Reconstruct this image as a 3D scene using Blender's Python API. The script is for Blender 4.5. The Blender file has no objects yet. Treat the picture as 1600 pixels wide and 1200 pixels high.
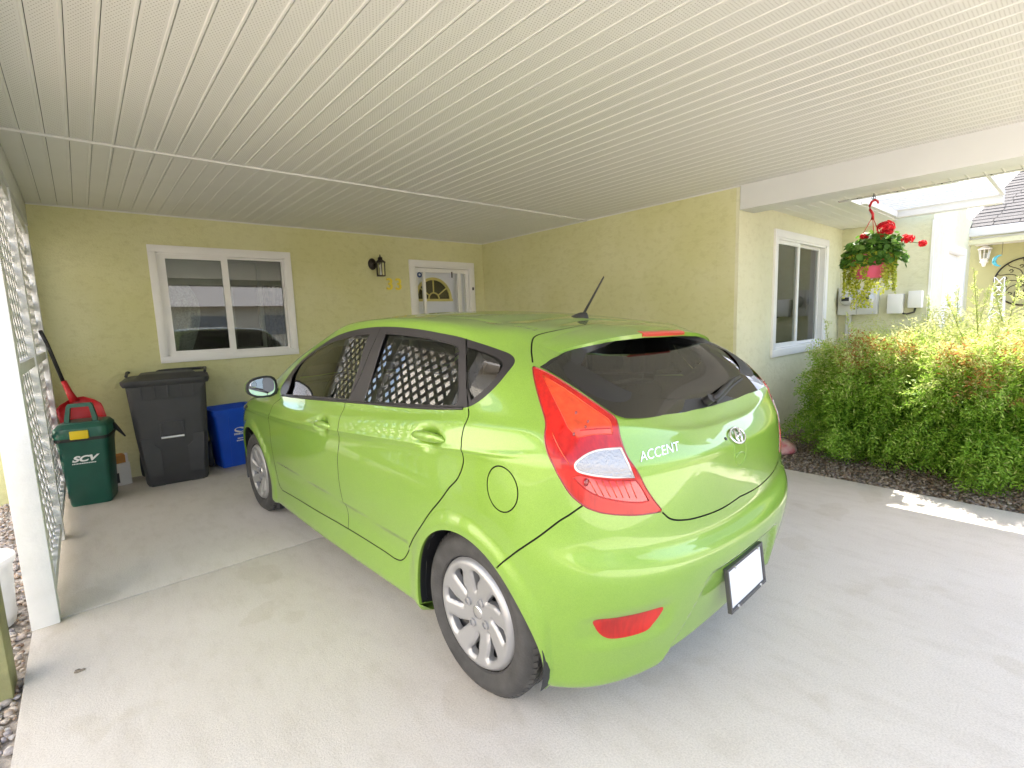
import bpy, bmesh, math, random
import numpy as np
from mathutils import Vector, Matrix, kdtree
from mathutils.geometry import delaunay_2d_cdt
S = bpy.context.scene
C = S.collection
random.seed(5); rng = np.random.default_rng(5)
R_ = math.radians

# ------------------------------------------------------------------ camera
CAM_H = 1.3517
cam_d = bpy.data.cameras.new('camera'); cam = bpy.data.objects.new('camera', cam_d); C.objects.link(cam)
yaw, pitch, rol = 0.7120, 0.1295, 0.0361
fwd = Vector((math.sin(yaw)*math.cos(pitch), math.cos(yaw)*math.cos(pitch), -math.sin(pitch)))
rgt = Vector((math.cos(yaw), -math.sin(yaw), 0)); upv = rgt.cross(fwd)
r2 = rgt*math.cos(rol) - upv*math.sin(rol); u2 = rgt*math.sin(rol) + upv*math.cos(rol)
M = Matrix((r2, u2, -fwd)).transposed().to_4x4(); M.translation = Vector((0, 0, CAM_H))
cam.matrix_world = M
cam_d.sensor_width = 36; cam_d.lens = 36*772.04/1600
cam_d.clip_start = 0.05; cam_d.clip_end = 500
S.camera = cam
# ------------------------------------------------------------------ light
SUN = Vector((0.52, 0.13, 0.84)).normalized()      # towards the sun
w = bpy.data.worlds.new('World'); S.world = w; w.use_nodes = True
nt = w.node_tree; bg = nt.nodes['Background']
sky = nt.nodes.new('ShaderNodeTexSky'); sky.sky_type = 'NISHITA'; sky.sun_disc = False
sky.sun_elevation = math.asin(SUN.z); sky.sun_rotation = math.atan2(SUN.x, SUN.y)
sky.air_density = 1.0; sky.dust_density = 2.5; sky.ozone_density = 1.0
nt.links.new(sky.outputs[0], bg.inputs[0]); bg.inputs[1].default_value = 0.15
sl = bpy.data.lights.new('sun', 'SUN'); sl.energy = 3.1; sl.angle = R_(0.6); sl.color = (1, .98, .94)
so = bpy.data.objects.new('sun', sl); C.objects.link(so); so.location = (8, 2, 12)
so.rotation_euler = SUN.to_track_quat('Z', 'Y').to_euler()
S.view_settings.view_transform = 'Standard'; S.view_settings.look = 'None'
S.view_settings.exposure = 2.62; S.view_settings.gamma = 1
S.view_settings.use_curve_mapping = False
try:
    S.view_settings.use_white_balance = True; S.view_settings.white_balance_temperature = 7050; S.view_settings.white_balance_tint = 12
except Exception: pass
try:
    S.cycles.max_bounces = 10; S.cycles.diffuse_bounces = 6; S.cycles.transparent_max_bounces = 24
except Exception: pass

# ------------------------------------------------------------------ materials
def mat(name, col, rough=.6, metal=0., var=0., vscale=6., bump=0., bscale=60., coat=0., spec=.5, col2=None, detail=6, bdist=.01):
    m = bpy.data.materials.new(name); m.use_nodes = True; n = m.node_tree; b = n.nodes['Principled BSDF']
    b.inputs['Roughness'].default_value = rough; b.inputs['Metallic'].default_value = metal
    b.inputs['Specular IOR Level'].default_value = spec
    if coat: b.inputs['Coat Weight'].default_value = coat; b.inputs['Coat Roughness'].default_value = .04
    c = tuple(col)+(1,)
    b.inputs['Base Color'].default_value = c
    tc = n.nodes.new('ShaderNodeTexCoord')
    if var or col2:
        nz = n.nodes.new('ShaderNodeTexNoise'); nz.inputs['Scale'].default_value = vscale; nz.inputs['Detail'].default_value = detail
        n.links.new(tc.outputs['Object'], nz.inputs['Vector'])
        cr = n.nodes.new('ShaderNodeValToRGB')
        cr.color_ramp.elements[0].position = .3; cr.color_ramp.elements[1].position = .7
        c2 = tuple(col2) if col2 else tuple(x*(1+var) for x in col)
        cr.color_ramp.elements[0].color = tuple(x*(1-var) for x in col)+(1,)
        cr.color_ramp.elements[1].color = c2+(1,)
        n.links.new(nz.outputs[0], cr.inputs[0]); n.links.new(cr.outputs[0], b.inputs['Base Color'])
    if bump:
        nb = n.nodes.new('ShaderNodeTexNoise'); nb.inputs['Scale'].default_value = bscale; nb.inputs['Detail'].default_value = 5
        n.links.new(tc.outputs['Object'], nb.inputs['Vector'])
        bp = n.nodes.new('ShaderNodeBump'); bp.inputs['Strength'].default_value = bump; bp.inputs['Distance'].default_value = bdist
        n.links.new(nb.outputs[0], bp.inputs['Height']); n.links.new(bp.outputs[0], b.inputs['Normal'])
    return m
def nodes(m): return m.node_tree.nodes, m.node_tree.links, m.node_tree.nodes['Principled BSDF']

# stucco: trowelled relief, patchy paint
def stucco(name, c1, c2):
    m = mat(name, c1, .85, spec=.2); N, L, b = nodes(m)
    tc = N.new('ShaderNodeTexCoord')
    n1 = N.new('ShaderNodeTexNoise'); n1.inputs['Scale'].default_value = 1.3; n1.inputs['Detail'].default_value = 5
    mp = N.new('ShaderNodeMapping'); mp.inputs['Scale'].default_value = (11, 11, 17)
    n2 = N.new('ShaderNodeTexNoise'); n2.inputs['Scale'].default_value = 1.0; n2.inputs['Detail'].default_value = 7; n2.inputs['Roughness'].default_value = .65
    n3 = N.new('ShaderNodeTexNoise'); n3.inputs['Scale'].default_value = 110; n3.inputs['Detail'].default_value = 4
    L.new(tc.outputs['Object'], n1.inputs[0]); L.new(tc.outputs['Object'], mp.inputs[0]); L.new(mp.outputs[0], n2.inputs[0]); L.new(tc.outputs['Object'], n3.inputs[0])
    cr = N.new('ShaderNodeValToRGB'); cr.color_ramp.elements[0].position = .35; cr.color_ramp.elements[1].position = .65
    cr.color_ramp.elements[0].color = c1+(1,); cr.color_ramp.elements[1].color = c2+(1,)
    L.new(n1.outputs[0], cr.inputs[0])
    cr2 = N.new('ShaderNodeValToRGB'); cr2.color_ramp.elements[0].position = .36; cr2.color_ramp.elements[1].position = .5
    cr2.color_ramp.elements[0].color = (.93, .925, .90, 1); cr2.color_ramp.elements[1].color = (1, 1, 1, 1)
    L.new(n2.outputs[0], cr2.inputs[0])
    mx = N.new('ShaderNodeMix'); mx.data_type = 'RGBA'; mx.blend_type = 'MULTIPLY'; mx.inputs[0].default_value = 1
    L.new(cr.outputs[0], mx.inputs[6]); L.new(cr2.outputs[0], mx.inputs[7]); L.new(mx.outputs[2], b.inputs['Base Color'])
    ad = N.new('ShaderNodeMath'); ad.operation = 'MULTIPLY_ADD'; ad.inputs[1].default_value = .35
    L.new(n3.outputs[0], ad.inputs[0]); L.new(n2.outputs[0], ad.inputs[2])
    bp = N.new('ShaderNodeBump'); bp.inputs['Strength'].default_value = .6; bp.inputs['Distance'].default_value = .012
    L.new(ad.outputs[0], bp.inputs['Height']); L.new(bp.outputs[0], b.inputs['Normal'])
    return m
M_stucco = stucco('stucco_lime', (.59, .58, .30), (.65, .64, .385))
M_stucco2 = stucco('stucco_cream', (.63, .62, .43), (.69, .68, .50))
M_white = mat('white_vinyl', (.78, .77, .75), .35, var=.03, vscale=5)
M_wpaint = mat('white_painted_wood', (.78, .79, .80), .5, var=.05, vscale=9, bump=.25, bscale=30)
M_beam = mat('beam_cladding', (.66, .67, .66), .5, var=.03, vscale=3)
M_dark = mat('dark_interior', (.018, .019, .019), .8)
M_black = mat('black_plastic', (.02, .02, .022), .45, bump=.1, bscale=300)
M_rubber = mat('tyre_rubber', (.045, .044, .044), .75, var=.3, vscale=14, bump=.15, bscale=120)
M_gravel_g = mat('soil', (.22, .18, .14), .95, var=.4, vscale=40, bump=.8, bscale=90)
def stone_mat(name, cols):
    m = mat(name, (1, 1, 1), .85); N, L, b = nodes(m)
    at = N.new('ShaderNodeAttribute'); at.attribute_name = 'tint'
    cr = N.new('ShaderNodeValToRGB'); el = cr.color_ramp.elements
    el[0].color = cols[0]+(1,); el[1].color = cols[-1]+(1,)
    for i, c in enumerate(cols[1:-1]):
        e = el.new((i+1)/(len(cols)-1)); e.color = c+(1,)
    L.new(at.outputs['Fac'], cr.inputs[0])
    nz = N.new('ShaderNodeTexNoise'); nz.inputs['Scale'].default_value = 120
    tc = N.new('ShaderNodeTexCoord'); L.new(tc.outputs['Object'], nz.inputs[0])
    mx = N.new('ShaderNodeMix'); mx.data_type = 'RGBA'; mx.blend_type = 'OVERLAY'; mx.inputs[0].default_value = .5
    L.new(cr.outputs[0], mx.inputs[6]); L.new(nz.outputs[0], mx.inputs[7]); L.new(mx.outputs[2], b.inputs['Base Color'])
    return m
M_stone = stone_mat('pebbles', [(.22, .15, .11), (.42, .31, .22), (.38, .33, .29), (.55, .47, .38), (.30, .27, .27), (.6, .57, .52)])
M_stone2 = stone_mat('brown_pebbles', [(.13, .09, .06), (.26, .18, .12), (.20, .17, .14), (.36, .29, .22), (.16, .13, .12), (.42, .37, .31)])
# concrete
M_conc = mat('concrete', (.5, .47, .42), .8, spec=.3)
def conc():
    N, L, b = nodes(M_conc); tc = N.new('ShaderNodeTexCoord')
    def nz(s, d=6, r=.55, mp=None):
        n = N.new('ShaderNodeTexNoise'); n.inputs['Scale'].default_value = s; n.inputs['Detail'].default_value = d; n.inputs['Roughness'].default_value = r
        if mp:
            q = N.new('ShaderNodeMapping'); q.inputs['Scale'].default_value = mp; L.new(tc.outputs['Object'], q.inputs[0]); L.new(q.outputs[0], n.inputs[0])
        else: L.new(tc.outputs['Object'], n.inputs[0])
        return n
    a = nz(1.1, 4); bb = nz(7, 8, .7, (1.6, .6, 1)); c = nz(160, 4, .7); d = nz(2.6, 3, .4)
    r1 = N.new('ShaderNodeValToRGB'); e = r1.color_ramp.elements
    e[0].position = .3; e[0].color = (.575, .53, .475, 1); e[1].position = .72; e[1].color = (.64, .60, .55, 1)
    L.new(a.outputs[0], r1.inputs[0])
    r2_ = N.new('ShaderNodeValToRGB'); e = r2_.color_ramp.elements
    e[0].position = .30; e[0].color = (.90, .89, .87, 1); e[1].position = .52; e[1].color = (1, 1, 1, 1)
    L.new(bb.outputs[0], r2_.inputs[0])
    r3 = N.new('ShaderNodeValToRGB'); e = r3.color_ramp.elements
    e[0].position = .28; e[0].color = (.78, .77, .76, 1); e[1].position = .6; e[1].color = (1.04, 1.04, 1.04, 1)
    L.new(c.outputs[0], r3.inputs[0])
    r4 = N.new('ShaderNodeValToRGB'); e = r4.color_ramp.elements     # darker damp patches with an edge
    e[0].position = .335; e[0].color = (.935, .925, .90, 1); e[1].position = .36; e[1].color = (1, 1, 1, 1)
    L.new(d.outputs[0], r4.inputs[0])
    last = r1.outputs[0]
    for q in (r2_, r3, r4):
        mx = N.new('ShaderNodeMix'); mx.data_type = 'RGBA'; mx.blend_type = 'MULTIPLY'; mx.inputs[0].default_value = 1
        L.new(last, mx.inputs[6]); L.new(q.outputs[0], mx.inputs[7]); last = mx.outputs[2]
    L.new(last, b.inputs['Base Color'])
    bp = N.new('ShaderNodeBump'); bp.inputs['Strength'].default_value = .35; bp.inputs['Distance'].default_value = .004
    L.new(c.outputs[0], bp.inputs['Height']); L.new(bp.outputs[0], b.inputs['Normal'])
conc()
# soffit vinyl, plain and perforated
M_soffit = mat('soffit_vinyl', (.68, .68, .65), .45, var=.04, vscale=1.5)
M_soffitp = mat('soffit_vinyl_perforated', (.68, .68, .65), .45)
def perf():
    N, L, b = nodes(M_soffitp); tc = N.new('ShaderNodeTexCoord')
    sp = N.new('ShaderNodeSeparateXYZ'); L.new(tc.outputs['Object'], sp.inputs[0])
    def mth(op, a, bv):
        n = N.new('ShaderNodeMath'); n.operation = op
        for i, v in enumerate((a, bv)):
            if v is None: continue
            if isinstance(v, (int, float)): n.inputs[i].default_value = v
            else: L.new(v, n.inputs[i])
        return n.outputs[0]
    P = .0132
    iy = mth('DIVIDE', sp.outputs[1], P)
    row = mth('FLOOR', iy, None); odd = mth('MULTIPLY', mth('MODULO', mth('ABSOLUTE', row, None), 2.), .5)
    fx = mth('SUBTRACT', mth('FRACT', mth('ADD', mth('DIVIDE', sp.outputs[0], P), odd), None), .5)
    fy = mth('SUBTRACT', mth('FRACT', iy, None), .5)
    d = mth('SQRT', mth('ADD', mth('MULTIPLY', fx, fx), mth('MULTIPLY', fy, fy)), None)
    h = mth('LESS_THAN', d, .17)
    x = sp.outputs[0]
    inside = mth('MULTIPLY', mth('GREATER_THAN', x, .008), mth('LESS_THAN', x, .078))
    h = mth('MULTIPLY', h, inside)
    mx = N.new('ShaderNodeMix'); mx.data_type = 'RGBA'
    mx.inputs[6].default_value = (.68, .68, .65, 1); mx.inputs[7].default_value = (.30, .28, .25, 1)
    L.new(h, mx.inputs[0]); L.new(mx.outputs[2], b.inputs['Base Color'])
perf()
M_paint = mat('lime_metallic_paint', (.30, .50, .07), .36, metal=.18, coat=1.0)
def paint():
    N, L, b = nodes(M_paint); b.inputs['Coat Roughness'].default_value = .025
    tc = N.new('ShaderNodeTexCoord'); v = N.new('ShaderNodeTexVoronoi'); v.inputs['Scale'].default_value = 900
    L.new(tc.outputs['Object'], v.inputs[0])
    mx = N.new('ShaderNodeMix'); mx.data_type = 'RGBA'; mx.inputs[6].default_value = (.16, .31, .032, 1); mx.inputs[7].default_value = (.22, .385, .05, 1)
    sp = N.new('ShaderNodeSeparateColor'); L.new(v.outputs['Color'], sp.inputs[0]); L.new(sp.outputs[0], mx.inputs[0])
    L.new(mx.outputs[2], b.inputs['Base Color'])
paint()
def glass_mat(name, tint, ior=1.5, boost=0.0):
    m = bpy.data.materials.new(name); m.use_nodes = True; n = m.node_tree; n.nodes.clear()
    o = n.nodes.new('ShaderNodeOutputMaterial'); t = n.nodes.new('ShaderNodeBsdfTransparent'); t.inputs[0].default_value = tuple(tint)+(1,)
    g = n.nodes.new('ShaderNodeBsdfGlossy'); g.inputs['Roughness'].default_value = 0.0; g.inputs[0].default_value = (1, 1, 1, 1)
    f = n.nodes.new('ShaderNodeFresnel'); f.inputs[0].default_value = ior
    mx = n.nodes.new('ShaderNodeMixShader'); n.links.new(f.outputs[0], mx.inputs[0]); n.links.new(t.outputs[0], mx.inputs[1]); n.links.new(g.outputs[0], mx.inputs[2])
    n.links.new(mx.outputs[0], o.inputs[0]); return m
M_glass = glass_mat('side_glass', (.80, .88, .82), 1.85)
M_glassd = glass_mat('privacy_glass', (.32, .34, .31), 1.6)
M_hglass = glass_mat('house_glass', (.62, .66, .62), 1.75)
M_clear = glass_mat('lamp_glass', (.85, .85, .8), 1.45)
M_trim = mat('window_trim_black', (.024, .022, .025), .42, spec=.4)
M_gap = mat('panel_gap_dark', (.008, .009, .006), .9)
M_red = mat('red_lens', (.62, .018, .012), .25, coat=.45, spec=.3)
def redlens():
    N, L, b = nodes(M_red); tc = N.new('ShaderNodeTexCoord')
    mp = N.new('ShaderNodeMapping'); mp.inputs['Scale'].default_value = (90, 90, 8)
    wv = N.new('ShaderNodeTexNoise'); wv.inputs['Scale'].default_value = 1; L.new(tc.outputs['Object'], mp.inputs[0]); L.new(mp.outputs[0], wv.inputs[0])
    n2 = N.new('ShaderNodeTexNoise'); n2.inputs['Scale'].default_value = 7; n2.inputs['Detail'].default_value = 2; L.new(tc.outputs['Object'], n2.inputs[0])
    cr = N.new('ShaderNodeValToRGB'); e = cr.color_ramp.elements
    e[0].position = .35; e[0].color = (.30, .004, .004, 1); e[1].position = .62; e[1].color = (.55, .010, .006, 1)
    mth = N.new('ShaderNodeMath'); mth.operation = 'MULTIPLY_ADD'; mth.inputs[1].default_value = .35; mth.inputs[2].default_value = 0
    L.new(wv.outputs[0], mth.inputs[0])
    ad = N.new('ShaderNodeMath'); ad.operation = 'ADD'; L.new(mth.outputs[0], ad.inputs[0])
    m3 = N.new('ShaderNodeMath'); m3.operation = 'MULTIPLY'; m3.inputs[1].default_value = .66; L.new(n2.outputs[0], m3.inputs[0]); L.new(m3.outputs[0], ad.inputs[1])
    L.new(ad.outputs[0], cr.inputs[0]); L.new(cr.outputs[0], b.inputs['Base Color'])
    b.inputs['Emission Color'].default_value = (0, 0, 0, 1)
redlens()
M_redc = glass_mat('red_outer_lens', (.9, .22, .16), 1.5)
M_revl = mat('clear_reflector_lens', (.33, .33, .34), .2, metal=.6, coat=1, bump=.5, bscale=120)
M_orange = mat('orange_red_lens', (.62, .05, .010), .25, coat=.5, var=.25, vscale=40)
M_deepred = mat('deep_red_lens', (.50, .012, .02), .12, coat=1, var=.2, vscale=25)
M_chrome = mat('chrome', (.75, .75, .76), .12, metal=1.)
M_silver = mat('silver_wheel_paint', (.36, .36, .37), .34, metal=.5, coat=.3)
M_steel = mat('dark_steel', (.10, .10, .105), .5, metal=.6)
M_mirror = mat('mirror_glass', (.85, .87, .9), .02, metal=1.)
M_seat = mat('seat_fabric', (.045, .047, .05), .9, bump=.2, bscale=200)
M_plate = mat('plate_white', (.72, .74, .75), .4)
M_cart = mat('cart_grey_plastic', (.043, .044, .046), .55, var=.12, vscale=8, bump=.15, bscale=150)
M_greenp = mat('green_plastic', (.008, .085, .062), .38, var=.1, vscale=6)
M_greenl = mat('green_plastic_lid', (.018, .12, .085), .35, var=.1, vscale=6)
M_yel = mat('yellow_plastic', (.75, .55, .01), .4)
M_blue = mat('blue_plastic', (.006, .09, .62), .4, var=.06, vscale=6)
M_redp = mat('red_plastic', (.55, .012, .018), .35)
M_print = mat('white_print', (.75, .77, .78), .5)
M_brass = mat('brass', (.80, .66, .08), .28, metal=.35)
M_bronze = mat('bronze_metal', (.035, .028, .022), .45, metal=.5)
M_brassp = mat('yellow_fan_trim', (.70, .60, .18), .4)
M_doorw = mat('white_door_paint', (.86, .86, .87), .4, var=.02)
M_pink = mat('pink_plastic', (.72, .10, .20), .45)
M_roofw = mat('white_gutter', (.62, .62, .62), .4)
M_shingle = mat('grey_shingle', (.036, .036, .038), .9, var=.25, vscale=22, bump=.5, bscale=160)
M_cardw = mat('white_carton', (.68, .66, .62), .7, var=.05)
M_cardo = mat('orange_carton', (.50, .22, .05), .7)
M_timber = mat('treated_timber', (.27, .26, .12), .75, var=.25, vscale=7, bump=.4, bscale=40)
M_util = mat('utility_grey', (.55, .55, .53), .45, var=.05)
M_bark = mat('bark', (.12, .08, .05), .9)

# ------------------------------------------------------------------ helpers
def link(o, parent=None):
    C.objects.link(o)
    if parent: o.parent = parent
    return o
def obj(name, bm, m, parent=None, smooth=False, angle=None):
    me = bpy.data.meshes.new(name); bm.normal_update(); bm.to_mesh(me); bm.free()
    ms = m if isinstance(m, (list, tuple)) else [m]
    for x in ms: me.materials.append(x)
    if smooth: me.shade_smooth()
    if angle:
        me.shade_smooth()
        try: me.set_sharp_from_angle(angle=R_(angle))
        except Exception: pass
    return link(bpy.data.objects.new(name, me), parent)
def from_arrays(name, V, F, m, parent=None, smooth=False, normals=None, tint=None):
    me = bpy.data.meshes.new(name); me.from_pydata([tuple(map(float, v)) for v in V], [], [tuple(map(int, f)) for f in F])
    me.materials.append(m)
    if smooth: me.shade_smooth()
    if normals is not None: me.normals_split_custom_set_from_vertices([tuple(map(float, n)) for n in normals])
    if tint is not None:
        a = me.attributes.new('tint', 'FLOAT', 'POINT'); a.data.foreach_set('value', np.asarray(tint, np.float32))
    return link(bpy.data.objects.new(name, me), parent)
def fast_mesh(name, V, F, m, parent=None, tint=None, smooth=False, kind=None):
    V = np.asarray(V, np.float32); F = np.asarray(F, np.int32); k = F.shape[1]
    me = bpy.data.meshes.new(name); me.vertices.add(len(V)); me.vertices.foreach_set('co', V.ravel())
    me.loops.add(F.size); me.loops.foreach_set('vertex_index', F.ravel())
    me.polygons.add(len(F)); me.polygons.foreach_set('loop_start', np.arange(0, F.size, k, dtype=np.int32))
    me.polygons.foreach_set('loop_total', np.full(len(F), k, np.int32)); me.update(calc_edges=True); me.validate()
    me.materials.append(m)
    if smooth: me.shade_smooth()
    if tint is not None:
        a = me.attributes.new('tint', 'FLOAT', 'POINT'); a.data.foreach_set('value', np.asarray(tint, np.float32))
    o = link(bpy.data.objects.new(name, me), parent)
    if kind: o['kind'] = kind
    return o
def empty(name, loc=(0, 0, 0), rz=0., label=None, cat=None, group=None):
    o = bpy.data.objects.new(name, None); o.empty_display_size = .1; C.objects.link(o); o.location = loc; o.rotation_euler[2] = rz
    tag(o, label, cat, group); return o
def tag(o, label=None, cat=None, group=None, kind=None):
    if label: o['label'] = label
    if cat: o['category'] = cat
    if group: o['group'] = group
    if kind: o['kind'] = kind
    return o
def box(bm, x0, x1, y0, y1, z0, z1, bev=0.):
    r = bmesh.ops.create_cube(bm, size=1.); vs = r['verts']
    for v in vs: v.co = Vector(((x0+x1)/2+v.co.x*(x1-x0), (y0+y1)/2+v.co.y*(y1-y0), (z0+z1)/2+v.co.z*(z1-z0)))
    if bev:
        es = list({e for v in vs for e in v.link_edges})
        bmesh.ops.bevel(bm, geom=es, offset=bev, segments=2, affect='EDGES', profile=.6)
    return vs
def boxo(name, x0, x1, y0, y1, z0, z1, m, parent=None, bev=0.):
    bm = bmesh.new(); box(bm, min(x0, x1), max(x0, x1), min(y0, y1), max(y0, y1), min(z0, z1), max(z0, z1), bev)
    return obj(name, bm, m, parent, angle=35 if bev else None)
def tube(bm, pts, r, seg=8, caps=True):
    pts = [Vector(p) for p in pts]; n = len(pts); rs = r if isinstance(r, (list, tuple)) else [r]*n; rings = []
    up = Vector((0, 0, 1))
    for i, p in enumerate(pts):
        t = (pts[min(i+1, n-1)]-pts[max(i-1, 0)]).normalized()
        a = t.cross(up)
        if a.length < .05: a = t.cross(Vector((1, 0, 0)))
        a.normalize(); b = t.cross(a).normalized()
        rings.append([bm.verts.new(p+(a*math.cos(2*math.pi*k/seg)+b*math.sin(2*math.pi*k/seg))*rs[i]) for k in range(seg)])
    for i in range(n-1):
        for k in range(seg):
            bm.faces.new((rings[i][k], rings[i][(k+1) % seg], rings[i+1][(k+1) % seg], rings[i+1][k]))
    if caps:
        bm.faces.new(rings[0][::-1]); bm.faces.new(rings[-1])
def lathe(bm, prof, seg=32, axis='z', cx=0, cy=0):
    rings = []
    for r, z in prof:
        rings.append([bm.verts.new((cx+r*math.cos(2*math.pi*k/seg), cy+r*math.sin(2*math.pi*k/seg), z) if axis == 'z' else (r*math.cos(2*math.pi*k/seg), z, r*math.sin(2*math.pi*k/seg))) for k in range(seg)])
    for i in range(len(rings)-1):
        for k in range(seg):
            try: bm.faces.new((rings[i][k], rings[i][(k+1) % seg], rings[i+1][(k+1) % seg], rings[i+1][k]))
            except Exception: pass
    return rings
def loft(bm, rings, cap0=True, cap1=True):
    rr = [[bm.verts.new(p) for p in r] for r in rings]; n = len(rr[0])
    for i in range(len(rr)-1):
        for k in range(n): bm.faces.new((rr[i][k], rr[i][(k+1) % n], rr[i+1][(k+1) % n], rr[i+1][k]))
    if cap0: bm.faces.new(rr[0][::-1])
    if cap1: bm.faces.new(rr[-1])
    return rr
def rrect(cx, cy, w_, d_, r, z, n=5):
    out = []
    for (sx, sy, a0) in ((1, 1, 0), (-1, 1, 90), (-1, -1, 180), (1, -1, 270)):
        for k in range(n):
            a = R_(a0+90*k/(n-1)); out.append((cx+sx*(w_/2-r)+r*math.cos(a), cy+sy*(d_/2-r)+r*math.sin(a), z))
    return out
def text(name, s, size, m, parent, mat4, extrude=.002, shear=0., bold=0., sx=1.):
    cu = bpy.data.curves.new(name, 'FONT'); cu.body = s; cu.size = size; cu.extrude = extrude; cu.shear = shear; cu.offset = bold; cu.align_x = 'CENTER'; cu.align_y = 'CENTER'
    to = bpy.data.objects.new(name, cu); C.objects.link(to)
    dg = bpy.context.evaluated_depsgraph_get(); me = bpy.data.meshes.new_from_object(to.evaluated_get(dg))
    bpy.data.objects.remove(to); me.name = name
    me.transform(mat4 @ Matrix.Diagonal((sx, 1, 1, 1))); me.materials.clear(); me.materials.append(m)
    return link(bpy.data.objects.new(name, me), parent)
def frame_mat(o, x, y):        # matrix with text x along x, text up along y
    x = Vector(x).normalized(); y = Vector(y).normalized(); z = x.cross(y).normalized(); y = z.cross(x)
    m = Matrix((x, y, z)).transposed().to_4x4(); m.translation = Vector(o); return m
def duplicate(root, loc=None, rz=None, label=None):
    def cp(o, par):
        c = o.copy(); C.objects.link(c); c.parent = par
        for ch in o.children: cp(ch, c)
        return c
    r = cp(root, root.parent)
    if loc is not None: r.location = loc
    if rz is not None: r.rotation_euler[2] = rz
    if label: r['label'] = label
    return r
# ================================================================== SETTING
BW, SW, CE = 5.814, 4.543, 2.454         # back wall y, side wall x, ceiling z
EY, SO = 2.085, 2.324                    # side wall end, porch soffit z
# terrain
bm = bmesh.new(); box(bm, -60, 60, -60, 60, -.6, -.13)
tag(obj('ground', bm, M_gravel_g), kind='structure')
# driveway: concrete panels with sawn joints
dw = empty('driveway'); dw['kind'] = 'structure'
JY = 3.138
def slab(x0, x1, y0, y1): return boxo('concrete_panel', x0, x1, y0, y1, -.12, 0, M_conc, dw, bev=.004)
slab(-.32, 4.43, JY+.006, BW-.002); slab(-.32, 4.43, .0, JY-.006); slab(-.32, 4.43, -3.2, -.008); slab(-.32, 4.43, -6.4, -3.208)
M_asph = mat('asphalt', (.10, .10, .10), .9, var=.15, vscale=30, bump=.3, bscale=200)
tag(boxo('road', -40, 40, -13.5, -6.41, -.13, -.02, M_asph), kind='structure')
tag(boxo('footpath', 7.0, 12.0, -6.4, 1.19, -.13, -.03, M_conc), kind='structure')

house = empty('bungalow', (0, 0, 0), 0, 'lime green stucco bungalow with a carport under a cream soffit', 'house')
def P(name, *a, m=M_stucco, bev=0., par=None): return boxo(name, *a, m, par or house, bev)
# back wall with window and door openings
WX0, WX1, WZ0, WZ1 = .56, 1.844, 1.054, 2.172
DX0, DX1, DZ = 3.318, 4.362, 2.172
bm = bmesh.new()
t = .22
box(bm, -.7, WX0+.03, BW, BW+t, -.1, 2.7); box(bm, WX1-.03, DX0+.03, BW, BW+t, -.1, 2.7)
box(bm, WX0+.03, WX1-.03, BW, BW+t, -.1, WZ0+.03); box(bm, WX0+.03, WX1-.03, BW, BW+t, WZ1-.03, 2.7)
box(bm, DX0+.03, DX1-.03, BW, BW+t, DZ-.03, 2.7); box(bm, DX1-.03, SW+.2, BW, BW+t, -.1, 2.7)
o = obj('back_wall', bm, M_stucco, house)
P('side_wall', SW-.003, SW+.2, EY+.20, BW-.002, -.1, 2.7)
P('side_wall', SW-.003, SW-.0003, EY+.03, EY+.1995, -.1, 2.7)
# wall facing the drive with its window
RX0, RX1, RZ0, RZ1 = 5.30, 6.865, .87, 2.152
bm = bmesh.new()
box(bm, SW, RX0+.04, EY, EY+.198, .03, 2.7); box(bm, RX1-.04, 7.398, EY, EY+.198, .03, 2.7)
box(bm, RX0+.04, RX1-.04, EY, EY+.198, .03, RZ0+.04); box(bm, RX0+.04, RX1-.04, EY, EY+.198, RZ1-.04, 2.7)
obj('window_wall', bm, M_stucco2, house)
boxo('foundation', SW+.03, 7.39, EY+.03, EY+.15, -.13, .03, M_conc, house)
P('meter_wall', 7.4, 7.6, 1.2, EY+.2, -.1, 2.9, m=M_stucco2)
bm = bmesh.new()
box(bm, 7.402, 8.23, 1.196, 1.4, -.1, 3.1); box(bm, 9.62, 10.2, 1.196, 1.4, -.1, 2.55); box(bm, 8.23, 9.62, 1.196, 1.4, 2.05, 2.9)
obj('door_wall', bm, M_stucco2, house)
# carport beams
P('left_beam', -.34, -.222, 2.9, BW-.002, 2.265, 2.52, m=M_beam, bev=.004)
P('left_beam', -.34, -.222, -.8, 2.898, 2.265, 2.52, m=M_beam, bev=.004)
P('right_beam', SW+.001, SW+.28, -.8, EY-.003, 2.246, 2.6, m=M_beam, bev=.003)
# carport ceiling of soffit strips
ceil = empty('carport_ceiling', (0, 0, 0)); ceil.parent = house
def strip(name, L_, m, w=.1):
    bm = bmesh.new(); pr = [(0, 0), (.084, 0), (.0875, -.0028), (.0940, -.0028), (.0975, 0), (.0975, .006), (0, .006)]
    k = w/.1
    loft(bm, [[(x*k, y, z) for x, z in pr] for y in (0, L_)])
    me = bpy.data.meshes.new(name); bm.normal_update(); bm.to_mesh(me); bm.free(); me.materials.append(m); return me
CJ = 3.836
s1 = strip('soffit_panel', BW-CJ-.016, M_soffit); s2 = strip('soffit_panel', CJ+.8-.016, M_soffitp)
for i in range(48):
    x = -.22+i*.1
    if x > SW: break
    for me, y in ((s1, CJ+.014), (s2, -.8)):
        o = bpy.data.objects.new('soffit_panel', me); C.objects.link(o); o.parent = ceil; o.location = (x, y, CE+random.uniform(-.0008, .0008))
boxo('joint_strip', -.22, SW, CJ-.013, CJ+.011, CE-.011, CE+.004, M_soffit, ceil, bev=.002)
boxo('roof_deck', -.5, 5.42, -.85, BW+.3, CE+.03, CE+.1, M_dark, house)
boxo('fascia', -.5, 5.42, -.90, -.852, 2.3, 2.75, M_white, house)
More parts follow.
